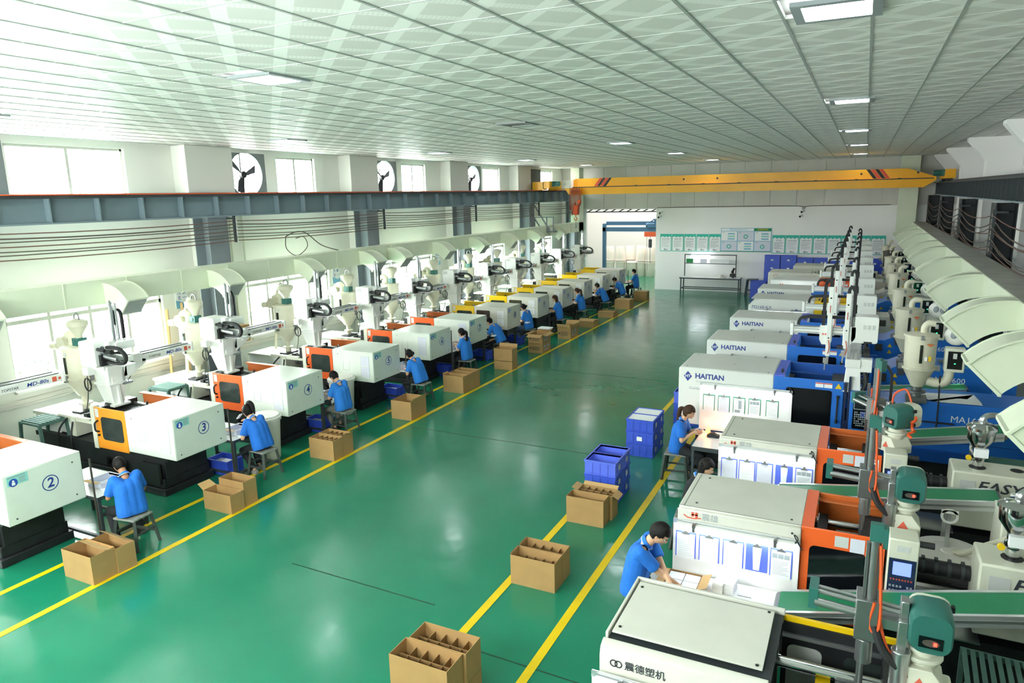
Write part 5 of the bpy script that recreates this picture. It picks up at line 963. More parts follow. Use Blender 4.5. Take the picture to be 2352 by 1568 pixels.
t = thing('plastic_barrel', 'large white lidded barrel with a clear hose among the cream machines', 'barrel', (1.08, 8.3, 0)); M().lathe([(.26, 0), (.3, .85), (.325, .86), (.325, .92)], n=28).ob('shell', 'plastic_white', t)
ld = M().lathe([(.33, .9), (.345, .92), (.345, .95), (.22, .955), (.21, .945), (.08, .945), (.07, .96), (0, .96)], n=32).ob('lid', 'plastic_white', t); M().tube([(.04, -.02, .96), (.12, -.1, 1.0), (.25, -.3, 1.2), (.4, -.75, 1.55), (.44, -1.0, 1.85)], .032, 10, sub=5).ob('feed_hose', 'hose_clear', t)
t = thing('control_cabinet', 'cream control cabinet with a red topped beacon behind the injection unit', 'cabinet', (1.45, 7.95, 0)); M().box(0, .9, 0, .5, .05, 1.55).ob('cabinet_body', 'cream_paint', t, .015); M().box(.1, .3, -.006, 0, .6, .9).ob('vent', 'grille', t); M().box(.05, .5, -.004, 0, 1.0, 1.4).ob('cabinet_door', 'cream_paint', t)
M().cyl((.12, .2, 1.55), (.12, .2, 1.64), .035).ob('beacon_base', 'cream_paint', t); M().cyl((.12, .2, 1.64), (.12, .2, 1.72), .04).ob('beacon_lens', 'red', t); M().cyl((.12, .2, 1.72), (.12, .2, 1.75), .042).ob('beacon_cap', 'paper_grey', t)
M().lathe([(.08, 1.55), (.1, 1.58), (.16, 1.7), (.17, 1.78), (.1, 1.83), (.06, 1.9), (0, 1.92)], (.42, .22, 0), 22).ob('loader', 'chrome', t)
t = thing('step_platform', 'dark green metal step with wide slats beside the nearest green housing', 'steps', (.96, 5.86, 0), -.05)
for k in range(8): M().box(.01+k*.06, .045+k*.06, .02, .5, .98, 1.0).ob('slat', 'step_green', t)
M().box(0, .5, 0, .02, .95, 1.0).box(0, .5, .5, .52, .95, 1.0).ob('frame', 'step_green', t)
for x in (0, .46):
    for y in (0, .48): M().box(x, x+.04, y, y+.04, 0, .95).ob('leg', 'step_green', t)

# blue and white machines, farther along the right wall
def ht_machine(i, x0, y0, w, body, door, logo, lab):
    t = thing('moulding_machine', lab, 'machine', (x0, y0, 0), 0, 'machines with tall robots'); k = f'{w}'; cut = .12 if i != 4 else .3
    part('ht_base', 'base', lambda: M().box(.3, 4.6, .1, 1.1, .1, .62).box(.25, 4.65, .05, 1.15, 0, .1), 'dark_iron', t, .01); part('ht_bed'+door, 'bed', lambda: M().box(.28, 4.6, .04, 1.16, .62, .8), 'blue_dark' if 'blue' in door else 'rail_dark', t)
    cv = part('ht_cover'+k+str(i == 4), 'clamp_cover', lambda: M().prism([(0, .78), (w, .78), (w, 1.8), (cut if i == 4 else .02, 1.8), (0, 1.8-cut*.6 if i == 4 else 1.78)], 'y', 0, 1.2), body, t, .015)
    part('ht_top'+k, 'roof_panel', lambda: M().box(.06, w-.02, .03, 1.17, 1.8, 1.806), body, cv, .003); part('ht_bolts'+k, 'bolt', lambda: M().cyl((.12, .1, 1.806), (.12, .1, 1.81), .012, n=8).cyl((w-.1, .1, 1.806), (w-.1, .1, 1.81), .012, n=8).cyl((.12, 1.1, 1.806), (.12, 1.1, 1.81), .012, n=8).cyl((w*.55, .5, 1.806), (w*.55, .5, 1.81), .01, n=8), 'print_dark', cv)
    if logo == 'HAITIAN':
        text('lettering', 'HAITIAN', .125, 'blue_ink', t, (.34, -.002, 1.66), FACE_MY, bold=.03); part('ht_logo', 'logo', lambda: M().prism([(.13, 1.64), (.2, 1.55), (.27, 1.64), (.2, 1.73)][::-1], 'y', -.004, 0), 'blue_ink', t, loc=(-.04, 0, .01)); text('lettering', 'HT', .07, 'paper', t, (.16, -.0055, 1.65), FACE_MY, bold=.02)
        for o in t.children:
            if o.name.startswith('lettering') and abs(o.location.x-.34) < .01: o.location.x = .53
        if i == 1: text('lettering', 'PLASTICS MACHINERY', .045, 'paper_grey', t, (.53, -.002, 1.56), FACE_MY); text('lettering', 'Golden classic', .075, 'print_grey', t, (.4, -.002, 1.44), FACE_MY)
    elif logo == 'PD168-KX':
        text('lettering', 'PD168-KX', .12, 'blue_ink', t, (.36, -.002, 1.57), FACE_MY); text('lettering', 'Servo series', .06, 'blue_ink', t, (.36, -.002, 1.43), FACE_MY); M().box(.1, .62, -.003, 0, 1.49, 1.495).ob('print', 'blue_ink', t); M().box(1.15, 1.4, -.003, 0, 1.5, 1.53).ob('badge', 'blue_ink', t); M().lathe([(0, -.004), (.04, -.004), (.04, 0), (0, 0)], (1.27, 0, 1.515), 16, 'y').ob('badge', 'blue_ink', t)
    elif logo == 'JJ': M().box(.3, .34, -.003, 0, 1.55, 1.68).box(.37, .41, -.003, 0, 1.55, 1.68).ob('logo', 'red_logo', t); text('lettering', '震雄', .1, 'print_grey', t, (.56, -.002, 1.61), FACE_MY)
    elif logo == 'CD': text('lettering', 'CD', .12, 'dull_orange', t, (.25, -.002, 1.68), FACE_MY, shear=.2); text('lettering', '震德塑机', .06, 'paper_grey', t, (.55, -.002, 1.68), FACE_MY)
    xe = w+1.06
    d = part('ht_door'+k+door, 'safety_door', lambda: M().box(w, xe, 0, .03, .82, 1.78), door, t, .01); part('ht_win'+k, 'door_window', lambda: M().prism(rrect(w+.2, xe-.17, 1.02, 1.62, .04), 'y', -.008, .002), 'black_gloss', d); part('ht_hand'+k, 'handle', lambda: M().cyl((xe-.08, -.05, 1.1), (xe-.08, -.05, 1.55), .014).box(xe-.1, xe-.06, -.05, 0, 1.1, 1.14).box(xe-.1, xe-.06, -.05, 0, 1.51, 1.55), 'rubber', d)
    part('ht_lab'+k, 'warning_label', lambda: M().box(xe-.42, xe-.3, -.004, 0, 1.66, 1.74).box(xe-.29, xe-.17, -.004, 0, 1.66, 1.74), 'paper', d); part('ht_tri'+k, 'warning_label', lambda: M().prism([(xe-.13, 1.66), (xe-.03, 1.66), (xe-.08, 1.75)], 'y', -.004, 0), 'warn_yellow', d); part('ht_orl'+k, 'print', lambda: M().box(xe-.42, xe-.3, -.006, -.004, 1.72, 1.738).box(xe-.29, xe-.17, -.006, -.004, 1.72, 1.738), 'red_logo', d)
    part('ht_strip'+k+door, 'top_plate', lambda: M().box(w, w+.16, .03, 1.2, 1.77, 1.795), door if door != 'blue_paint' else 'crate_light', t, .004); part('ht_pull'+k, 'pull', lambda: M().box(w+.09, w+.12, .25, .38, 1.795, 1.83), 'black', t)
    part('ht_rear'+k+door, 'rear_guard', lambda: M().box(w+.16, xe, 1.16, 1.2, .85, 1.78).box(w+.16, xe, 1.08, 1.16, 1.6, 1.62), 'blue_dark' if door == 'blue_paint' else door, t, .006)
    part('ht_plat'+k, 'platen', lambda: M().box(xe-.2, xe+.02, .14, 1.06, .8, 1.66).box(w+.16, w+.26, .14, 1.06, .8, 1.6), 'dark_iron', t, .01); part('ht_tie'+k, 'tie_bar', lambda: M().cyl((w+.2, .24, 1.5), (xe-.1, .24, 1.5), .045).cyl((w+.2, .96, 1.5), (xe-.1, .96, 1.5), .045), 'steel', t); part('ht_mould'+k, 'mould', lambda: M().box(w+.5, xe-.2, .35, .85, .95, 1.45), 'dark_iron', t)
    for q in range(2): part('ht_post%d' % q+k, 'post', lambda: M().box(xe+.005+q*.06, xe+.04+q*.06, -.03, .02, .82, 1.78+.1*q), 'navy', t)
    c = part('ht_ctl'+k+door, 'control_box', lambda: M().box(xe+.1, xe+.46, -.08, .08, .95, 1.66), door if door == 'blue_paint' else 'cream_paint', t, .012)
    part('ht_pan'+k, 'panel', lambda: M().box(xe+.15, xe+.41, -.088, -.08, 1.06, 1.6), 'black_gloss', c); part('ht_scr'+k, 'screen', lambda: M().box(xe+.17, xe+.39, -.092, -.088, 1.4, 1.57), 'lcd_off', c); part('ht_frm'+k, 'bezel', lambda: M().box(xe+.16, xe+.17, -.094, -.088, 1.39, 1.58).box(xe+.39, xe+.4, -.094, -.088, 1.39, 1.58).box(xe+.16, xe+.4, -.094, -.088, 1.58, 1.59).box(xe+.16, xe+.4, -.094, -.088, 1.38, 1.39), 'print_grey', c)
    part('ht_keys'+k, 'key', lambda: lines_keys(xe+.17, xe+.39, 1.1, 1.35, 8, 7), 'print_grey', c, loc=(0, -.0225, 0)); part('ht_blue'+k, 'keypad', lambda: M().box(xe+.26, xe+.39, -.0895, -.088, 1.25, 1.35), 'blue_ink', c)
    u0 = xe+.75
    ib = part('ht_inj'+k+door, 'injection_unit', lambda: M().prism([(u0-.35, .95), (u0+2.0, .95), (u0+2.0, 1.56), (u0+.2, 1.56), (u0-.02, 1.45), (u0-.35, 1.45)], 'y', .1, .95), door if door == 'blue_paint' else 'grey_paint', t, .012)
    part('ht_skirt'+k, 'lower_panel', lambda: M().box(u0-.1, u0+2.0, .12, .93, .8, .95), 'blue_paint' if door == 'blue_paint' else 'rail_dark', t)
    part('ht_vent'+k, 'vent', lambda: M().box(u0-.2, u0-.05, .09, .1, 1.2, 1.36), 'wood_dark', ib); part('ht_tri2'+k, 'warning_label', lambda: M().prism([(u0+.05, 1.3), (u0+.14, 1.3), (u0+.095, 1.38)], 'y', .094, .1).prism([(u0+.05, 1.16), (u0+.14, 1.16), (u0+.095, 1.24)], 'y', .094, .1), 'warn_yellow', ib)
    if door == 'blue_paint': text('lettering', 'MA1600', .14, 'paper', t, (u0+.98, .097, 1.32), FACE_MY); text('lettering', 'S40G', .08, 'poster_blue', t, (u0+1.72, .097, 1.14), FACE_MY); M().cyl((u0+1.6, .097, 1.3), (u0+1.6, .093, 1.3), .05).ob('badge', 'red', t)
    if i == 1: tag(M().add([(.9, 12.2, 1.565), (1.6, 12.25, 1.57), (1.55, 12.75, 1.572), (.75, 12.6, 1.57), (1.6, 12.05+.1, 1.568), (1.05, 12.12, 1.567)], [(0, 1, 2, 3), (5, 4, 2, 0)]).ob('paper_sheet', 'paper'), 'large white paper sheets lying on the first blue injection unit', 'paper').location = (.2, 0, .004)
    g = part('ht_gauge'+k+door, 'valve_panel', lambda: M().box(u0-.5, u0-.2, 1.0, 1.05, .9, 1.5), door if door == 'blue_paint' else 'grey_metal', t); part('ht_dial'+k, 'gauge', lambda: M().cyl((u0-.35, .98, 1.4), (u0-.35, 1.0, 1.4), .05).cyl((u0-.35, .98, 1.25), (u0-.35, 1.0, 1.25), .05), 'paper', g)
    lampx = M()
    part('ht_shelf', 'lamp_shelf', lambda: M().box(.2, 1.5, -.14, 0, 1.5, 1.52), 'alu', t) if i in (2, 3, 4) else None
    if i in (2, 3, 4, 6): part('ht_lamp', 'tube_lamp', lambda: M().cyl((.25, -.1, 1.46), (1.45, -.1, 1.46), .018), 'tube_on', t); part('ht_lclip', 'lamp_clip', lambda: M().box(.5, .53, -.13, 0, 1.44, 1.54).box(1.15, 1.18, -.13, 0, 1.44, 1.54), 'grey_metal', t)
    return t
HTM = [(1, -2.72, 12.02, 1.57, 'haitian_white', 'blue_paint', 'HAITIAN', 'first blue and white moulding machine, with grey lettering under its blue name'),
       (2, -2.73, 14.55, 1.56, 'haitian_white', 'blue_paint', 'HAITIAN', 'second blue and white moulding machine behind the stacked blue crates'),
       (3, -2.74, 17.4, 1.56, 'haitian_white', 'blue_paint', 'HAITIAN', 'third blue and white moulding machine, before the one with yellow guards'),
       (4, -2.76, 20.65, 1.72, 'haitian_white', 'yellow', 'PD168-KX', 'white moulding machine with sloped edge and yellow guards'),
       (5, -2.81, 22.95, 1.55, 'haitian_white', 'blue_paint', 'HAITIAN', 'fourth blue and white moulding machine, beyond the one with yellow guards'),
       (6, -2.7, 25.35, 1.5, 'white_paint', 'orange', 'JJ', 'white moulding machine with an orange guard far along the right row'),
       (7, -3.05, 27.7, 1.5, 'grey_paint', 'cream_paint', 'CD', 'beige moulding machine with an open dark top far along the right row'),
       (8, -2.4, 30.3, 1.5, 'grey_paint', 'cream_paint', '', 'last moulding machine of the right row, before the far blue crates')]
RN = {1: 'first', 2: 'second', 3: 'third', 4: 'fourth', 5: 'fifth', 6: 'sixth', 7: 'seventh', 8: 'last'}
def tall_robot(i, y0):
    t = thing('takeout_robot', f'tall white robot with looped black cable chains, {RN[i]} one along the right row', 'robot', (.02, y0+.14, 1.62), 0, 'tall take-out robots')
    part('tr_col', 'column', lambda: M().taper((0, 0), .26, .26, 0, .42, .2, .2, (0, .04)).box(-.15, .15, -.14, .18, .0, .03), 'white_paint', t, .008)
    part('tr_cab', 'cable_bundle', lambda: M().tube([(.14, -.05, .4), (.2, -.1, .2), (.16, -.08, .0), (.22, -.1, -.1)], .035, 7, sub=4), 'rubber', t)
    part('tr_beam', 'beam', lambda: M().box(-.12, .1, -.22, 1.5, .42, .55).box(.1, .26, -.2, -.04, .36, .56), 'white_paint', t, .006)
    part('tr_rail', 'slide_rail', lambda: M().box(-.1, -.06, -.18, 1.45, .55, .57).box(.04, .08, -.18, 1.45, .55, .57).box(-.02, 0, -.18, 1.45, .55, .56), 'steel', t)
    part('tr_chain', 'cable_chain', lambda: M().box(.13, .22, -.04, .6, .56, .6), 'rubber', t)
    h = part('tr_head', 'carriage', lambda: M().prism(rrect(-.07, .32, .72, 1.15, .04, 3), 'y', .3, .62), 'white_paint', t, .004)
    part('tr_vent', 'vent', lambda: M().box(.1, .145, .296, .3, .95, 1.02).box(.165, .21, .296, .3, .95, 1.02).box(.23, .275, .296, .3, .95, 1.02), 'paper_grey', h); part('tr_gap', 'slot', lambda: M().box(.12, .24, .296, .3, .72, .75), 'black', h)
    a = part('tr_kick', 'kick_arm', lambda: M().box(-.95, -.07, .36, .5, .82, .92).box(-1.0, -.95, .34, .52, .78, .98), 'white_paint', t, .006)
    part('tr_krail', 'slide_rail', lambda: M().box(-.94, -.07, .35, .36, .89, .91).box(-.94, -.07, .35, .36, .83, .85).box(-.94, -.07, .38, .4, .92, .93).box(-.94, -.07, .46, .48, .92, .93), 'steel', a)
    chain([(-.88, .44, .95), (-.87, .44, 1.02), (-.8, .44, 1.08), (-.5, .44, 1.1), (-.3, .44, 1.1), (-.1, .44, 1.1)], (0, 1, 0), .07, .045, 'cable_chain', a, 'tr_ch1')
    for q, (x, top, bot) in enumerate(((-.4, 1.62, .48), (-.14, 1.52, .62))):
        m_a = part('tr_arm%d' % q, 'vertical_arm', lambda: M().box(x-.035, x+.035, .26, .32, bot, top), 'white_paint', t, .004)
        part('tr_slide%d' % q, 'slide_block', lambda: M().prism([(x-.14, .98), (x-.14, .74), (x-.1, .66), (x+.02, .66), (x+.05, .72), (x+.05, .98)] if q == 0 else [(x-.05, .98), (x-.05, .66), (x+.06, .66), (x+.14, .8), (x+.14, .98)], 'y', .3, .37), 'white_paint', m_a, .006)
        c0 = x-.09 if q == 0 else x+.09
        chain([(c0, .33, .98), (c0, .33, 1.5+.1*(1-q)), (c0+(.02 if q == 0 else -.02), .33, 1.58+.1*(1-q)), ((c0+x)/2+.0, .33, 1.62+.1*(1-q)), (x+(.0 if q == 0 else -.0), .33, 1.56+.1*(1-q)), (x, .33, 1.3)], (0, 1, 0), .06, .05, 'cable_chain', m_a, 'tr_vch%d' % q)
        part('tr_air%d' % q, 'air_line', lambda: M().cyl((x, .255, top-.3), (x, .255, top-.42), .006).tube([(x+.0, .25, .75), (x+.02, .24, .62), (x, .25, .52)], .007, 6, sub=3), 'key_red', m_a)
        part('tr_mark%d' % q, 'bolt', lambda: M().cyl((x, .256, top-.18), (x, .26, top-.18), .014).cyl((x, .256, bot+.3), (x, .26, bot+.3), .012), 'black', m_a)
        part('tr_grip%d' % q, 'gripper', lambda: M().box(x-.02, x+.02, .26, .3, bot-.14, bot).box(x-.06, x-.01, .24, .3, bot-.12, bot-.04).cyl((x-.03, .26, bot-.24), (x-.03, .26, bot-.12), .01), 'steel', m_a)
    part('tr_led', 'print', lambda: M().box(-.5, -.475, .296, .3, .82, .85).box(-.46, -.435, .296, .3, .82, .85), 'red_logo', t)
def side_dryer(i, y0, x, brown=False):
    t = thing('hopper_dryer', f"{'stained brown' if brown else 'cream'} hopper dryer with a curved top pipe, {RN[i]} one along the right row", 'hopper', (x, y0+.45, 1.57), 0, 'hopper dryers of the right row')
    part('sd_throat', 'throat', lambda: M().lathe([(.07, -.06), (.07, .1), (.13, .12), (.13, .15), (.07, .16), (.07, .22)], n=14).box(-.14, .14, -.1, .1, -.03, .06).taper((-.06, -.1), .1, .08, -.2, .0, .16, .12), 'grey_metal', t)
    part('sd_cone', 'cone', lambda: M().lathe([(.09, .22), (.1, .25), (.22, .5)], n=24), 'cream_drum', t); d = part('sd_drum', 'drum', lambda: M().lathe([(.235, .5), (.235, .53), (.21, .53), (.22, 1.0), (.24, 1.0), (.24, 1.03), (.1, 1.06), (0, 1.06)], n=28), 'wood_dark' if brown else 'cream_drum', t)
    part('sd_pipe', 'elbow_pipe', lambda: M().tube([(.03, 0, 1.04), (.03, 0, 1.14), (.08, 0, 1.2), (.17, 0, 1.2)], .05, 12, sub=4), 'cream_drum', d); part('sd_glass', 'sight_glass', lambda: M().box(-.02, .02, -.225, -.205, .62, .9), 'pane_dark', d)
    part('sd_lab', 'label', lambda: M().box(.05, .085, -.222, -.2, .66, .72), 'paper', d); part('sd_lab2', 'label', lambda: M().box(.1, .135, -.21, -.19, .66, .73), 'warn_yellow', d); part('sd_vee', 'print', lambda: M().prism([(.06, .92), (.16, .92), (.11, .88)], 'y', -.222, -.19), 'dull_orange', d)
    part('sd_clamp', 'clamp', lambda: M().box(.2, .28, -.04, .0, .48, .56).box(-.28, -.2, -.04, .0, .48, .56).box(-.02, .02, -.25, -.21, .98, 1.05), 'steel', d)
    part('sd_blow', 'blower_pipe', lambda: M().tube([(.12, -.04, .32), (.28, -.06, .3), (.38, -.06, .36), (.4, -.06, .52)], .07, 12, sub=5), 'cream_drum', t)
    c = part('sd_ctl', 'control_box', lambda: M().box(.32, .58, -.14, .06, .5, .86), 'cream_paint', t, .015); part('sd_panel', 'panel', lambda: M().box(.355, .545, -.145, -.14, .55, .82), 'black_gloss', c); part('sd_disp', 'display', lambda: M().box(.42, .47, -.15, -.145, .71, .79), 'paper_grey', c); part('sd_led', 'lamp', lambda: M().box(.44, .46, -.15, -.145, .63, .64), 'led_green', c)
    if i < 5: part('sd_filter', 'filter_cloth', lambda: M().ball((.46, .1, 1.02), (.16, .12, .15), 14, 8), 'filter_cloth', t); part('sd_soot', 'fan_inlet', lambda: M().ball((.42, .0, 1.04), (.05, .03, .06), 10, 6).ball((.52, .0, 1.03), (.06, .03, .06), 10, 6), 'print_grey', t)
for i, x0, y0, w, body, door, logo, lab in HTM:
    ht_machine(i, x0, y0, w, body, door, logo, lab); tall_robot(i, y0); side_dryer(i, y0-.3 if i < 5 else y0, .92 if i != 2 else .88, i == 7)
t = thing('lamp_beacon', 'small green glowing lamp on the second blue injection unit', 'lamp', (1.7, 14.75, 1.56)); M().cyl((0, 0, 0), (0, 0, .05), .05).ob('lamp_base', 'grey_metal', t); M().cyl((0, 0, .05), (0, 0, .14), .045).ob('lens', 'led_green', t)
t = tag(M().lathe([(.05, 0), (.1, .02), (.13, .05), (.11, .05), (.05, .03), (0, .03)], (1.55, 14.95, 1.565), 20).ob('metal_bowl', 'steel'), 'small steel bowl standing on the second blue injection unit', 'bowl')
t = tag(M().tube([(1.2, 12.05, 2.0), (1.22, 12.06, 1.5), (1.22, 12.08, .95)], .012, 6, sub=3).box(.95, 1.45, 12.08, 12.11, 1.24, 1.26).ob('hanging_cable', 'rubber'), 'black cable hanging down before the first blue injection unit', 'cable')
t = thing('robot_upright', 'grey upright with an orange hose and black cable chain before the first cream hopper', 'robot', (.32, 11.0, 0)); M().box(-.03, .05, -.04, .04, 1.2, 2.3).box(-.1, -.06, -.02, .02, 1.2, 2.05).box(-.1, .1, -.08, .08, 0, 1.2).ob('upright', 'grey_metal', t)
chain([(.2, 0, 1.4), (.2, 0, 2.1), (.17, 0, 2.26), (.1, 0, 2.34), (.03, 0, 2.3), (.02, 0, 2.2)], (0, 1, 0), .06, .035, 'cable_chain', t, 'up_ch'); M().tube([(-.04, -.05, 2.0), (-.03, -.06, 1.6), (.05, -.06, 1.35), (.14, -.06, 1.5), (.16, -.06, 1.3)], .012, 6, sub=5).ob('orange_hose', 'orange_hose', t)
# ------------------------------------------------------------------ people
def capsule(m, p, q, r, r2=None, flat=0, n=14):
    """tapered limb from p to q; flat=1 leaves the far end cut square (a sleeve or a trouser hem)"""
    r2 = r if r2 is None else r2; p = Vector(p); q = Vector(q); d = q-p; L_ = max(d.length, 1e-4); d = d/L_
    prof = [(-r*math.cos(a), r*math.sin(a)) for a in (.0, .4, .8, 1.2)]+[(0, r), (L_*.5, (r+r2)/2), (L_, r2)]
    prof += [] if flat else [(L_+r2*math.sin(a), r2*math.cos(a)) for a in (.4, .8, 1.2)]+[(L_+r2, 0)]
    a = d.orthogonal().normalized(); b = d.cross(a); base = len(m.v); rings = []
    for h, rr_ in prof:
        rr_ = max(rr_, 1e-4); m.v += [tuple(p+d*h+(a*math.cos(2*PI*k/n)+b*math.sin(2*PI*k/n))*rr_) for k in range(n)]
    c = len(prof); m.f += [(base+i*n+k, base+i*n+(k+1) % n, base+(i+1)*n+(k+1) % n, base+(i+1)*n+k) for i in range(c-1) for k in range(n)]
    m.f += [tuple(base+k for k in range(n-1, -1, -1)), tuple(base+(c-1)*n+k for k in range(n))]
def meld(m, voxel, it=6):
    me = m.mesh('meld', False); o = bpy.data.objects.new('meld', me); C.objects.link(o)
    r = o.modifiers.new('r', 'REMESH'); r.mode = 'VOXEL'; r.voxel_size = voxel; s = o.modifiers.new('s', 'SMOOTH'); s.iterations = it; s.factor = .5
    out = bpy.data.meshes.new_from_object(o.evaluated_get(bpy.context.evaluated_depsgraph_get())); bpy.data.objects.remove(o); bpy.data.meshes.remove(me)
    out.polygons.foreach_set('use_smooth', [True]*len(out.polygons)); return out
def ik(a, b, l1, l2, pole):
    a, b, pole = Vector(a), Vector(b), Vector(pole); d = b-a; L_ = min(d.length, (l1+l2)*.995); d.normalize(); b = a+d*L_
    x = (l1*l1-l2*l2+L_*L_)/(2*L_); h = math.sqrt(max(0, l1*l1-x*x)); pp = pole-d*pole.dot(d); pp.normalize()
    return a+d*x+pp*h, b
def head_grid(sc_=1.0, nt=22, np_=30):
    V, TH = [], []
    for i in range(nt+1):
        th = PI*i/nt
        for k in range(np_):
            ph = 2*PI*k/np_-PI; x, y, z = .074*math.sin(th)*math.sin(ph), .094*math.sin(th)*math.cos(ph), .115*math.cos(th)
            t = max(0, -z/.115)
            x *= 1-.38*t*t if y > 0 else 1-.3*t; y = y*(1-.12*t) if y > 0 else y*(1-.42*t)
            if y > 0:
                y += .024*math.exp(-(x/.013)**2)*math.exp(-((z+.022)/.026)**2)+.006*math.exp(-(x/.03)**2)*math.exp(-((z+.062)/.014)**2)+.008*math.exp(-(x/.025)**2)*math.exp(-((z+.1)/.02)**2)
                y -= .008*(math.exp(-((x-.031)/.014)**2)+math.exp(-((x+.031)/.014)**2))*math.exp(-((z-.006)/.014)**2)
            V.append(Vector((x, y, z))*sc_); TH.append((ph, z))
    F = [(i*np_+k, i*np_+(k+1) % np_, (i+1)*np_+(k+1) % np_, (i+1)*np_+k) for i in range(nt) for k in range(np_)]
    return V, F, TH
def hand(m, w_, f, n, side, hold=.5):
    """palm with five unequal bent fingers; w_ wrist, f finger direction, n palm normal, side the thumb's side"""
    f = Vector(f).normalized(); n = Vector(n); n = (n-f*n.dot(f)).normalized(); s = f.cross(n).normalized()*side; w_ = Vector(w_)
    pts = [(0, .024, .017), (.035, .036, .016), (.08, .04, .013), (.088, .036, .009)]; base = len(m.v); k_ = 12
    for h, a, b in pts: m.v += [tuple(w_+f*h+s*a*math.cos(2*PI*k/k_)+n*b*math.sin(2*PI*k/k_)) for k in range(k_)]
    m.f += [(base+i*k_+k, base+i*k_+(k+1) % k_, base+(i+1)*k_+(k+1) % k_, base+(i+1)*k_+k) for i in range(3) for k in range(k_)]+[tuple(base+k for k in range(k_-1, -1, -1)), tuple(base+3*k_+k for k in range(k_))]
    for j, (o, L_) in enumerate(((.029, .066), (.01, .075), (-.01, .07), (-.028, .054))):
        p = w_+f*.078+s*o; P_ = [p]; a = .25+hold*.3
        for q in (.42, .32, .26): P_.append(P_[-1]+(f*math.cos(a)+n*math.sin(a))*L_*q); a += hold*.75
        m.tube(P_, [.0092, .0088, .008, .0062], 8)
    p = w_+f*.022+s*.028; m.tube([p, p+(f*.6+s*.75+n*.2)*.03, p+(f*1.4+s*.95+n*.5)*.036, p+(f*2.1+s*.75+n*.9)*.036], [.012, .011, .0095, .007], 8)
def person(label, loc, rz, pel=.56, lean=.25, hunch=.3, nod=.4, turn=0, hands=((.16, .36, .76), (-.16, .36, .76)), feet=((.12, .3, .09), (-.12, .32, .09)), hair='short', hairm='hair', top='shirt_far', legs='trousers', shoes='shoe', s=1.0, wide=1.0, skin='skin', vox=.013, hold=.6, stand=False, grp=None):
    t = thing('person', label, 'person', (loc[0], loc[1], 0), rz, grp); X = Vector((1, 0, 0))
    P = Vector((0, 0, pel)); d1 = Vector((0, math.sin(lean), math.cos(lean))); a2 = lean+hunch; d2 = Vector((0, math.sin(a2), math.cos(a2)))
    W = P+d1*.2*s; Ch = W+d1*.12*s; Nb = Ch+d2*.17*s; sh = .168*wide*s
    S = [Nb-d2*.035+X*sh*q for q in (1, -1)]; a3 = a2+.15; Hn = Nb+Vector((0, math.sin(a3), math.cos(a3)))*.07*s
    Rh = Matrix.Rotation(turn, 3, 'Z') @ Matrix.Rotation(-nod, 3, 'X'); Hc = Hn+Rh @ Vector((0, .02, .1))*s
    H_ = [P+X*.088*q*s+Vector((0, .02, -.02)) for q in (1, -1)]
    E_, Wr = [], []
    for q, side in ((0, 1), (1, -1)):
        e, w_ = ik(S[q], hands[q], .275*s, .245*s, (side*.55, -.35, -.8)); E_.append(e); Wr.append(w_)
    Kn, An = [], []
    for q, side in ((0, 1), (1, -1)):
        k, a = ik(H_[q], feet[q], .41*s, .4*s, (side*.12, 1, .35)); Kn.append(k); An.append(a)
    b = M()
    capsule(b, W-d1*.06, Ch, .1*s, .105*s)
    for q, side in ((0, 1), (1, -1)):
        capsule(b, P+X*side*.075, Ch+X*side*.075, .095*s, .095*s); capsule(b, Ch+X*side*.06, S[q]-X*side*.03, .085*s, .058*s); capsule(b, S[q]-X*side*.02, E_[q], .05*s, .038*s); capsule(b, E_[q], Wr[q], .037*s, .025*s)
        capsule(b, H_[q], Kn[q], .074*s, .05*s); capsule(b, Kn[q], An[q], .05*s, .034*s)
    capsule(b, Nb-d2*.03, Hn+(Hc-Hn)*.35, .054*s, .05*s)
    body = meld(b, vox, 5)
    hd = M(); V, F, _ = head_grid(s); hd.add([Hc+Rh @ v for v in V], F)
    for side in (1, -1): c = Hc+Rh @ (Vector((side*.072, -.01, -.008))*s); hd.ball(c, (.012, .02, .03), 10, 7)
    for q, side in ((0, 1), (1, -1)):
        f = (Wr[q]-E_[q]).normalized(); hand(hd, Wr[q]-f*.01, f*.8+Vector((-side*.25, .2, -.25)), (-side*.3, .1, -1), -side if False else side*-1, hold)
    hm = hd.mesh('body'); bm = bmesh.new(); bm.from_mesh(body); bm.from_mesh(hm); me = bpy.data.meshes.new('body'); bm.to_mesh(me); bm.free(); me.polygons.foreach_set('use_smooth', [True]*len(me.polygons))
    bo = link('body', me, skin, t)
    ey = M(); 
    for side in (1, -1): ey.ball(Hc+Rh @ (Vector((side*.031, .079, .006))*s), (.011, .008, .007), 10, 6)
    ey.ob('eye', 'eye_white', t)
    ir = M()
    for side in (1, -1): ir.ball(Hc+Rh @ (Vector((side*.031, .0855, .004))*s), (.0055, .004, .006), 8, 6); ir.strip([Hc+Rh @ (Vector((side*.016, .094, .022))*s), Hc+Rh @ (Vector((side*.032, .091, .027))*s), Hc+Rh @ (Vector((side*.047, .08, .021))*s)], (0, .3, 1), .006, .006)
    ir.ob('iris_and_brow', 'iris', t)
    M().strip([Hc+Rh @ (Vector((x, .0945-abs(x)*.35, -.062))*s) for x in (-.022, -.01, 0, .01, .022)], (0, .2, 1), .012, .008).ob('lips', 'lip', t)
    # shirt with short sleeves and a striped collar
    g = M(); capsule(g, P-d1*.02, Ch, .13*s, .118*s)
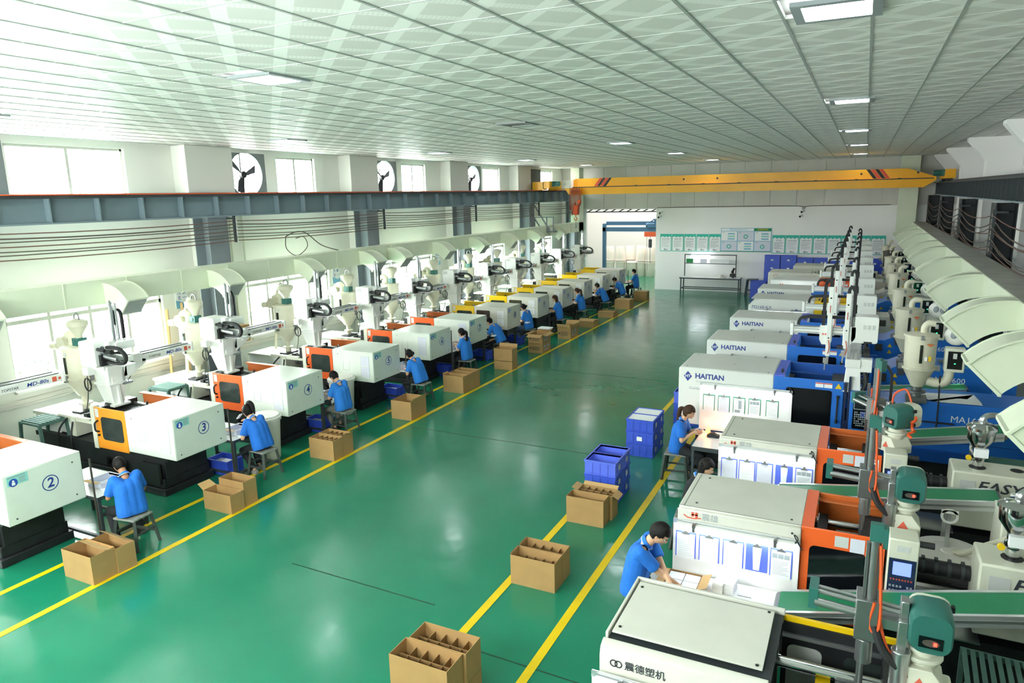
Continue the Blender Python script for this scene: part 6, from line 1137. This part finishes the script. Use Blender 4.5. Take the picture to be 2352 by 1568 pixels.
    for q, side in ((0, 1), (1, -1)):
        capsule(g, P+X*side*.085-d1*.03, Ch+X*side*.08, .126*s, .11*s); capsule(g, Ch+X*side*.06, S[q]-X*side*.03, .1*s, .074*s); capsule(g, Ch+d2*.05+X*side*.05-d2.cross(X)*-.02, S[q]-X*side*.05, .085*s, .06*s)
        u = (E_[q]-S[q]); capsule(g, S[q]-X*side*.02, S[q]+u*.82, .066*s, .068*s, flat=1)
    sm = meld(g, vox, 5)
    def clip(me, co, no):
        bm = bmesh.new(); bm.from_mesh(me); bmesh.ops.bisect_plane(bm, geom=bm.verts[:]+bm.edges[:]+bm.faces[:], plane_co=co, plane_no=no, clear_outer=True); bm.to_mesh(me); bm.free()
    clip(sm, Nb+Vector((0, math.sin(a3), math.cos(a3)))*.028*s, (0, math.sin(a3), math.cos(a3))); clip(sm, P-d1*.075, -d1)
    so_ = link('shirt', sm, top, t); sm.polygons.foreach_set('use_smooth', [True]*len(sm.polygons))
    ca, cb = Vector((1, 0, 0)), Vector((0, math.cos(a3), -math.sin(a3))); cn = Vector((0, math.sin(a3), math.cos(a3)))
    def ring(r0, r1, h0, h1, th):
        m = M(); n = 24; vs = []
        for k in range(n):
            an = 2*PI*k/n; e = ca*math.cos(an)+cb*math.sin(an); fr = .5+.5*math.sin(an)
            vs += [Nb+e*r0*s+cn*(h0-.02*fr)*s, Nb+e*(r1)*s+cn*(h1-.03*fr)*s, Nb+e*(r1-th)*s+cn*(h1-.03*fr)*s, Nb+e*(r0-th)*s+cn*(h0-.02*fr)*s]
        m.add(vs, [(4*k+j, 4*((k+1) % n)+j, 4*((k+1) % n)+(j+1) % 4, 4*k+(j+1) % 4) for k in range(n) for j in range(4)]); return m
    ring(.076, .06, .004, .045, .006).ob('collar', 'collar', so_); ring(.0785, .0755, .003, .01, .006).ob('collar_stripe', 'collar_white', so_)
    # trousers and shoes
    g = M()
    for q, side in ((0, 1), (1, -1)):
        capsule(g, P+X*side*.06+Vector((0, -.01, .0)), H_[q]+Vector((0, .03, -.0)), .108*s, .1*s); capsule(g, H_[q], Kn[q], .092*s, .064*s); u = An[q]-Kn[q]; capsule(g, Kn[q], Kn[q]+u*.97, .064*s, .052*s, flat=1)
    tm = meld(g, vox, 4); clip(tm, P+d1*.07, d1); link('trousers', tm, legs, t)
    for q in (0, 1):
        a = An[q]; m = M(); fz = a.z-.085
        pr = [(-.07, .03, .05), (-.06, .036, .075), (.02, .038, .07), (.09, .043, .05), (.15, .04, .034), (.18, .02, .02)]; base = 0
        for y, wx, h in pr: m.v += [(a.x+wx*c_*s, a.y+y*s, fz+max(0, z_)*h*s) for c_, z_ in ((-1, 0), (-1, .55), (-.6, 1), (.6, 1), (1, .55), (1, 0))]
        m.f += [(i*6+k, i*6+(k+1) % 6, (i+1)*6+(k+1) % 6, (i+1)*6+k) for i in range(5) for k in range(6)]+[tuple(range(5, -1, -1)), tuple(range(30, 36))]
        m.ob('shoe', shoes, t)
    # hair
    V, F, TH = head_grid(1.075*s); keep = []
    for fc in F:
        ph = sum(abs(TH[v][0]) for v in fc)/4; z = sum(TH[v][1] for v in fc)/4; ph = ph if max(abs(TH[v][0]) for v in fc) < 3.0 else max(abs(TH[v][0]) for v in fc)
        lim = .052 if ph < .9 else (.052-(ph-.9)/.5*.06 if ph < 1.4 else (-.008 if ph < 1.75 else -.065))
        if hair != 'short': lim = lim if ph < 1.5 else -.075
        if z > lim: keep.append(fc)
    m = M(); m.add([Hc+Rh @ (v*Vector((1, 1, 1)).x+Vector((0, -.004, .004))) for v in V], keep); hm = m.mesh('hair'); bm = bmesh.new(); bm.from_mesh(hm); bmesh.ops.delete(bm, geom=[v for v in bm.verts if not v.link_faces], context='VERTS'); bm.to_mesh(hm); bm.free()
    ho_ = link('hair', hm, hairm, t); sd = ho_.modifiers.new('s', 'SOLIDIFY'); sd.thickness = .016; sd.offset = 0
    B = lambda x, y, z: Hc+Rh @ (Vector((x, y, z))*s)
    dn = Vector((0, -.35*math.sin(a2), -1)).normalized()
    if hair == 'pony':
        M().tube([B(0, -.06, .08), B(0, -.11, .12), B(0, -.165, .1), B(0, -.19, .04), B(0, -.175, -.03), B(0, -.16, -.08)+dn*.05], [.026, .034, .04, .04, .034, .01], 10, sub=4).ob('pony_tail', hairm, ho_); M().lathe([(.012, -.008), (.026, -.008), (.026, .008), (.012, .008)], B(0, -.085, .1), 12, 'y').ob('hair_band', 'black', ho_)
    if hair == 'longpony': M().tube([B(0, -.08, .0), B(0, -.12, .0), B(0, -.14, -.05), B(0, -.13, -.08)+dn*.14, B(0, -.12, -.08)+dn*.3], [.024, .034, .04, .034, .008], 10, sub=4).ob('pony_tail', hairm, ho_)
    if hair == 'bun': M().ball(B(0, -.115, -.02), (.042*s, .038*s, .045*s), 12, 8).ob('hair_bun', hairm, ho_)
    if hair == 'long':
        g = M()
        for x in (-.05, -.02, .02, .05): capsule(g, B(x, -.06, .02), B(x*1.2, -.085, -.06)+dn*.22, .04, .022)
        for x in (-.068, .068): capsule(g, B(x, -.02, .0), B(x*1.1, -.02, -.05)+dn*.12, .022, .014)
        link('long_hair', meld(g, .011, 4), hairm, ho_)
    return t
GP = 'workers in blue polo shirts along the numbered row'
def worker(n, what, dx=0, rz=PI/2, **k):
    x, y = SEAT[n]; hx, hy = .14, .38
    k.setdefault('hands', ((.1, .36, .78), (-.08, .38, .78))); k.setdefault('feet', ((.13, .28, .09), (-.1, .2, .09)))
    person(f'person {what}, seated beside machine number {NUM[n]}', (x+dx, y), rz, grp=GP, **k)
worker(2, 'with short dark hair bending over white cards', rz=PI/2-.25, lean=.12, hunch=.35, nod=.75, wide=1.08, top='shirt', skin='skin_dark', vox=.011, feet=((.2, .32, .09), (-.16, .26, .09)))
worker(3, 'with a looped dark pony tail holding a white part', rz=PI/2-.1, lean=.3, hunch=.4, nod=.6, hair='pony', vox=.011, top='shirt', shoes='shoe_grey', feet=((.1, .3, .09), (-.1, .16, .09)), hands=((.06, .4, .92), (-.1, .36, .8)))
worker(4, 'with short dark hair and grey trousers', rz=PI/2-.1, lean=.12, hunch=.28, nod=.7, legs='trousers_grey', vox=.012)
worker(5, 'with a small dark hair bun bent forward', rz=PI/2-.1, lean=.32, hunch=.35, nod=.5, hair='bun', vox=.012)
worker(6, 'with a long dark pony tail looking at raised hands', rz=PI/2, lean=.08, hunch=.15, nod=.35, hair='longpony', hands=((.05, .34, .92), (-.05, .32, .86)), vox=.012)
worker(7, 'with short dark hair, bent far forward', lean=.42, hunch=.4, nod=.45, hands=((.12, .52, .76), (-.1, .5, .76)))
worker(8, 'with a dark hair bun and blue jeans', lean=.12, hunch=.2, nod=.6, hair='bun', legs='jeans', hands=((.1, .34, .76), (-.1, .34, .76)))
worker(9, 'with long loose brown hair', rz=PI/2+.2, lean=.1, hunch=.15, nod=.4, hair='long', hairm='hair_brown')
worker(10, 'with a long brown pony tail and black trousers', lean=.12, hunch=.2, nod=.5, hair='longpony', hairm='hair_brown', hands=((.1, .34, .8), (-.1, .34, .8)))
worker(11, 'with short black hair, hunched over both hands', lean=.38, hunch=.4, nod=.5, hands=((.08, .45, .92), (-.08, .45, .88)))
worker(12, 'with short black hair, head close to the machine', lean=.34, hunch=.45, nod=.75)
worker(13, 'with short black hair, sitting upright', lean=.05, hunch=.15, nod=.3, feet=((.1, .42, .09), (-.1, .36, .09)))
person('person in a blue polo shirt standing bent over a table, packing white cards', (-1.84, 6.4), -PI/2, pel=.9, lean=.14, hunch=.34, nod=.7, top='shirt', hair='short', wide=1.08, skin='skin', vox=.009, hold=.55,
       hands=((-.02, .42, .97), (.2, .46, .98)), feet=((.12, .02, .09), (-.12, .06, .09)))
person('person with a brown pony tail and blue polo shirt beside a burning toy car', (-2.58, 11.42), -PI/2, lean=.1, hunch=.2, nod=.5, hair='longpony', hairm='hair_brown', top='shirt', skin='skin', vox=.01, hold=.8,
       hands=((.08, .28, .86), (-.1, .3, .86)), feet=((.12, .3, .09), (-.1, .2, .09)))
person('person with long black hair, half hidden between two cream machines', (-1.86, 9.1), -PI/2, lean=.15, hunch=.2, nod=.45, hair='long', top='trousers', skin='skin', vox=.011, hands=((.12, .4, .78), (-.12, .4, .78)))
for x, y, lab in ((-2.58, 11.42, 'dark wooden stool under the woman with the long pony tail'), (-1.86, 9.1, 'dark wooden stool under the half hidden woman')):
    t = thing('stool', lab, 'stool', (x, y, 0), .08); part('ssit', 'seat', None, 'stool_top', t, .008)
    for a in (-1, 1):
        for c in (-1, 1): part(f'sleg{a}{c}', 'leg', None, 'stool_leg', t)
    part('sstr', 'stretcher', None, 'stool_leg', t)
t = thing('white_sprue', 'white plastic sprue held up by the woman beside machine number three', 'part', (-9.84, 8.69, .97)); mm = M()
for k in range(5): mm.cyl((-.04+.02*k, -.03, .02*k), (-.04+.02*k, .03, .02*k), .012, n=8)
mm.cyl((-.05, 0, -.01), (.05, 0, .09), .006, n=6).ob('sprue', 'paper', t)
# ------------------------------------------------------------------ pieces that can be picked apart become parts of their own
APART = {'tie_bar', 'platen', 'cylinder', 'slide_rail', 'chrome_rod', 'hose', 'cable', 'valve', 'mould', 'stretcher', 'warning_label', 'clamp', 'gauge', 'wheel', 'axle', 'axle_box', 'rail_post', 'leg', 'lamp_clip', 'sensor_wire', 'vertical_arm', 'kick_arm', 'brace', 'chord', 'gripper', 'rib', 'injection_head', 'chain', 'return_belt', 'vent', 'number_plate', 'slide_block', 'rack', 'fan_inlet', 'tray', 'ejector', 'air_line', 'elbow_pipe', 'disc'}
def islands(me):
    n = len(me.vertices); par = list(range(n))
    def find(a):
        while par[a] != a: par[a] = par[par[a]]; a = par[a]
        return a
    for e in me.edges:
        a, b = find(e.vertices[0]), find(e.vertices[1])
        if a != b: par[a] = b
    g = {}
    for v in range(n): g.setdefault(find(v), []).append(v)
    co = np.empty(n*3); me.vertices.foreach_get('co', co); co = co.reshape(-1, 3)
    L_ = [(co[i].min(0), co[i].max(0), set(i)) for i in map(list, g.values())]
    moved = True
    while moved and len(L_) > 1:        # pieces that touch stay one piece
        moved = False
        for i in range(len(L_)):
            for j in range(i+1, len(L_)):
                if (L_[i][0]-.002 <= L_[j][1]).all() and (L_[j][0]-.002 <= L_[i][1]).all():
                    L_[i] = (np.minimum(L_[i][0], L_[j][0]), np.maximum(L_[i][1], L_[j][1]), L_[i][2] | L_[j][2]); del L_[j]; moved = True; break
            if moved: break
    return [x[2] for x in L_]
by_mesh = {}
for o in list(C.objects):
    if o.type == 'MESH' and o.name.split('.')[0] in APART and o.parent is not None: by_mesh.setdefault(o.data.name, []).append(o)
for mn, obs in by_mesh.items():
    me = obs[0].data
    if len(me.vertices) > 4000: continue
    G_ = islands(me)
    if not 2 <= len(G_) <= 24: continue
    new = []
    for g in G_:
        idx = {v: i for i, v in enumerate(sorted(g))}; nm = bpy.data.meshes.new(me.name); nm.from_pydata([me.vertices[v].co[:] for v in sorted(g)], [], [[idx[v] for v in p.vertices] for p in me.polygons if p.vertices[0] in g])
        nm.polygons.foreach_set('use_smooth', [True]*len(nm.polygons)); nm.set_sharp_from_angle(angle=math.radians(35))
        for m in me.materials: nm.materials.append(m)
        new.append(nm)
    for o in obs:
        sl = [(s.link, s.material) for s in o.material_slots]; nm0 = o.name.split('.')[0]
        for k, nm in enumerate(new):
            if k == 0: c = o; c.data = nm
            else: c = o.copy(); c.data = nm; c.name = nm0; C.objects.link(c)
            for s, (lk, mt) in zip(c.material_slots, sl): s.link = lk; s.material = mt
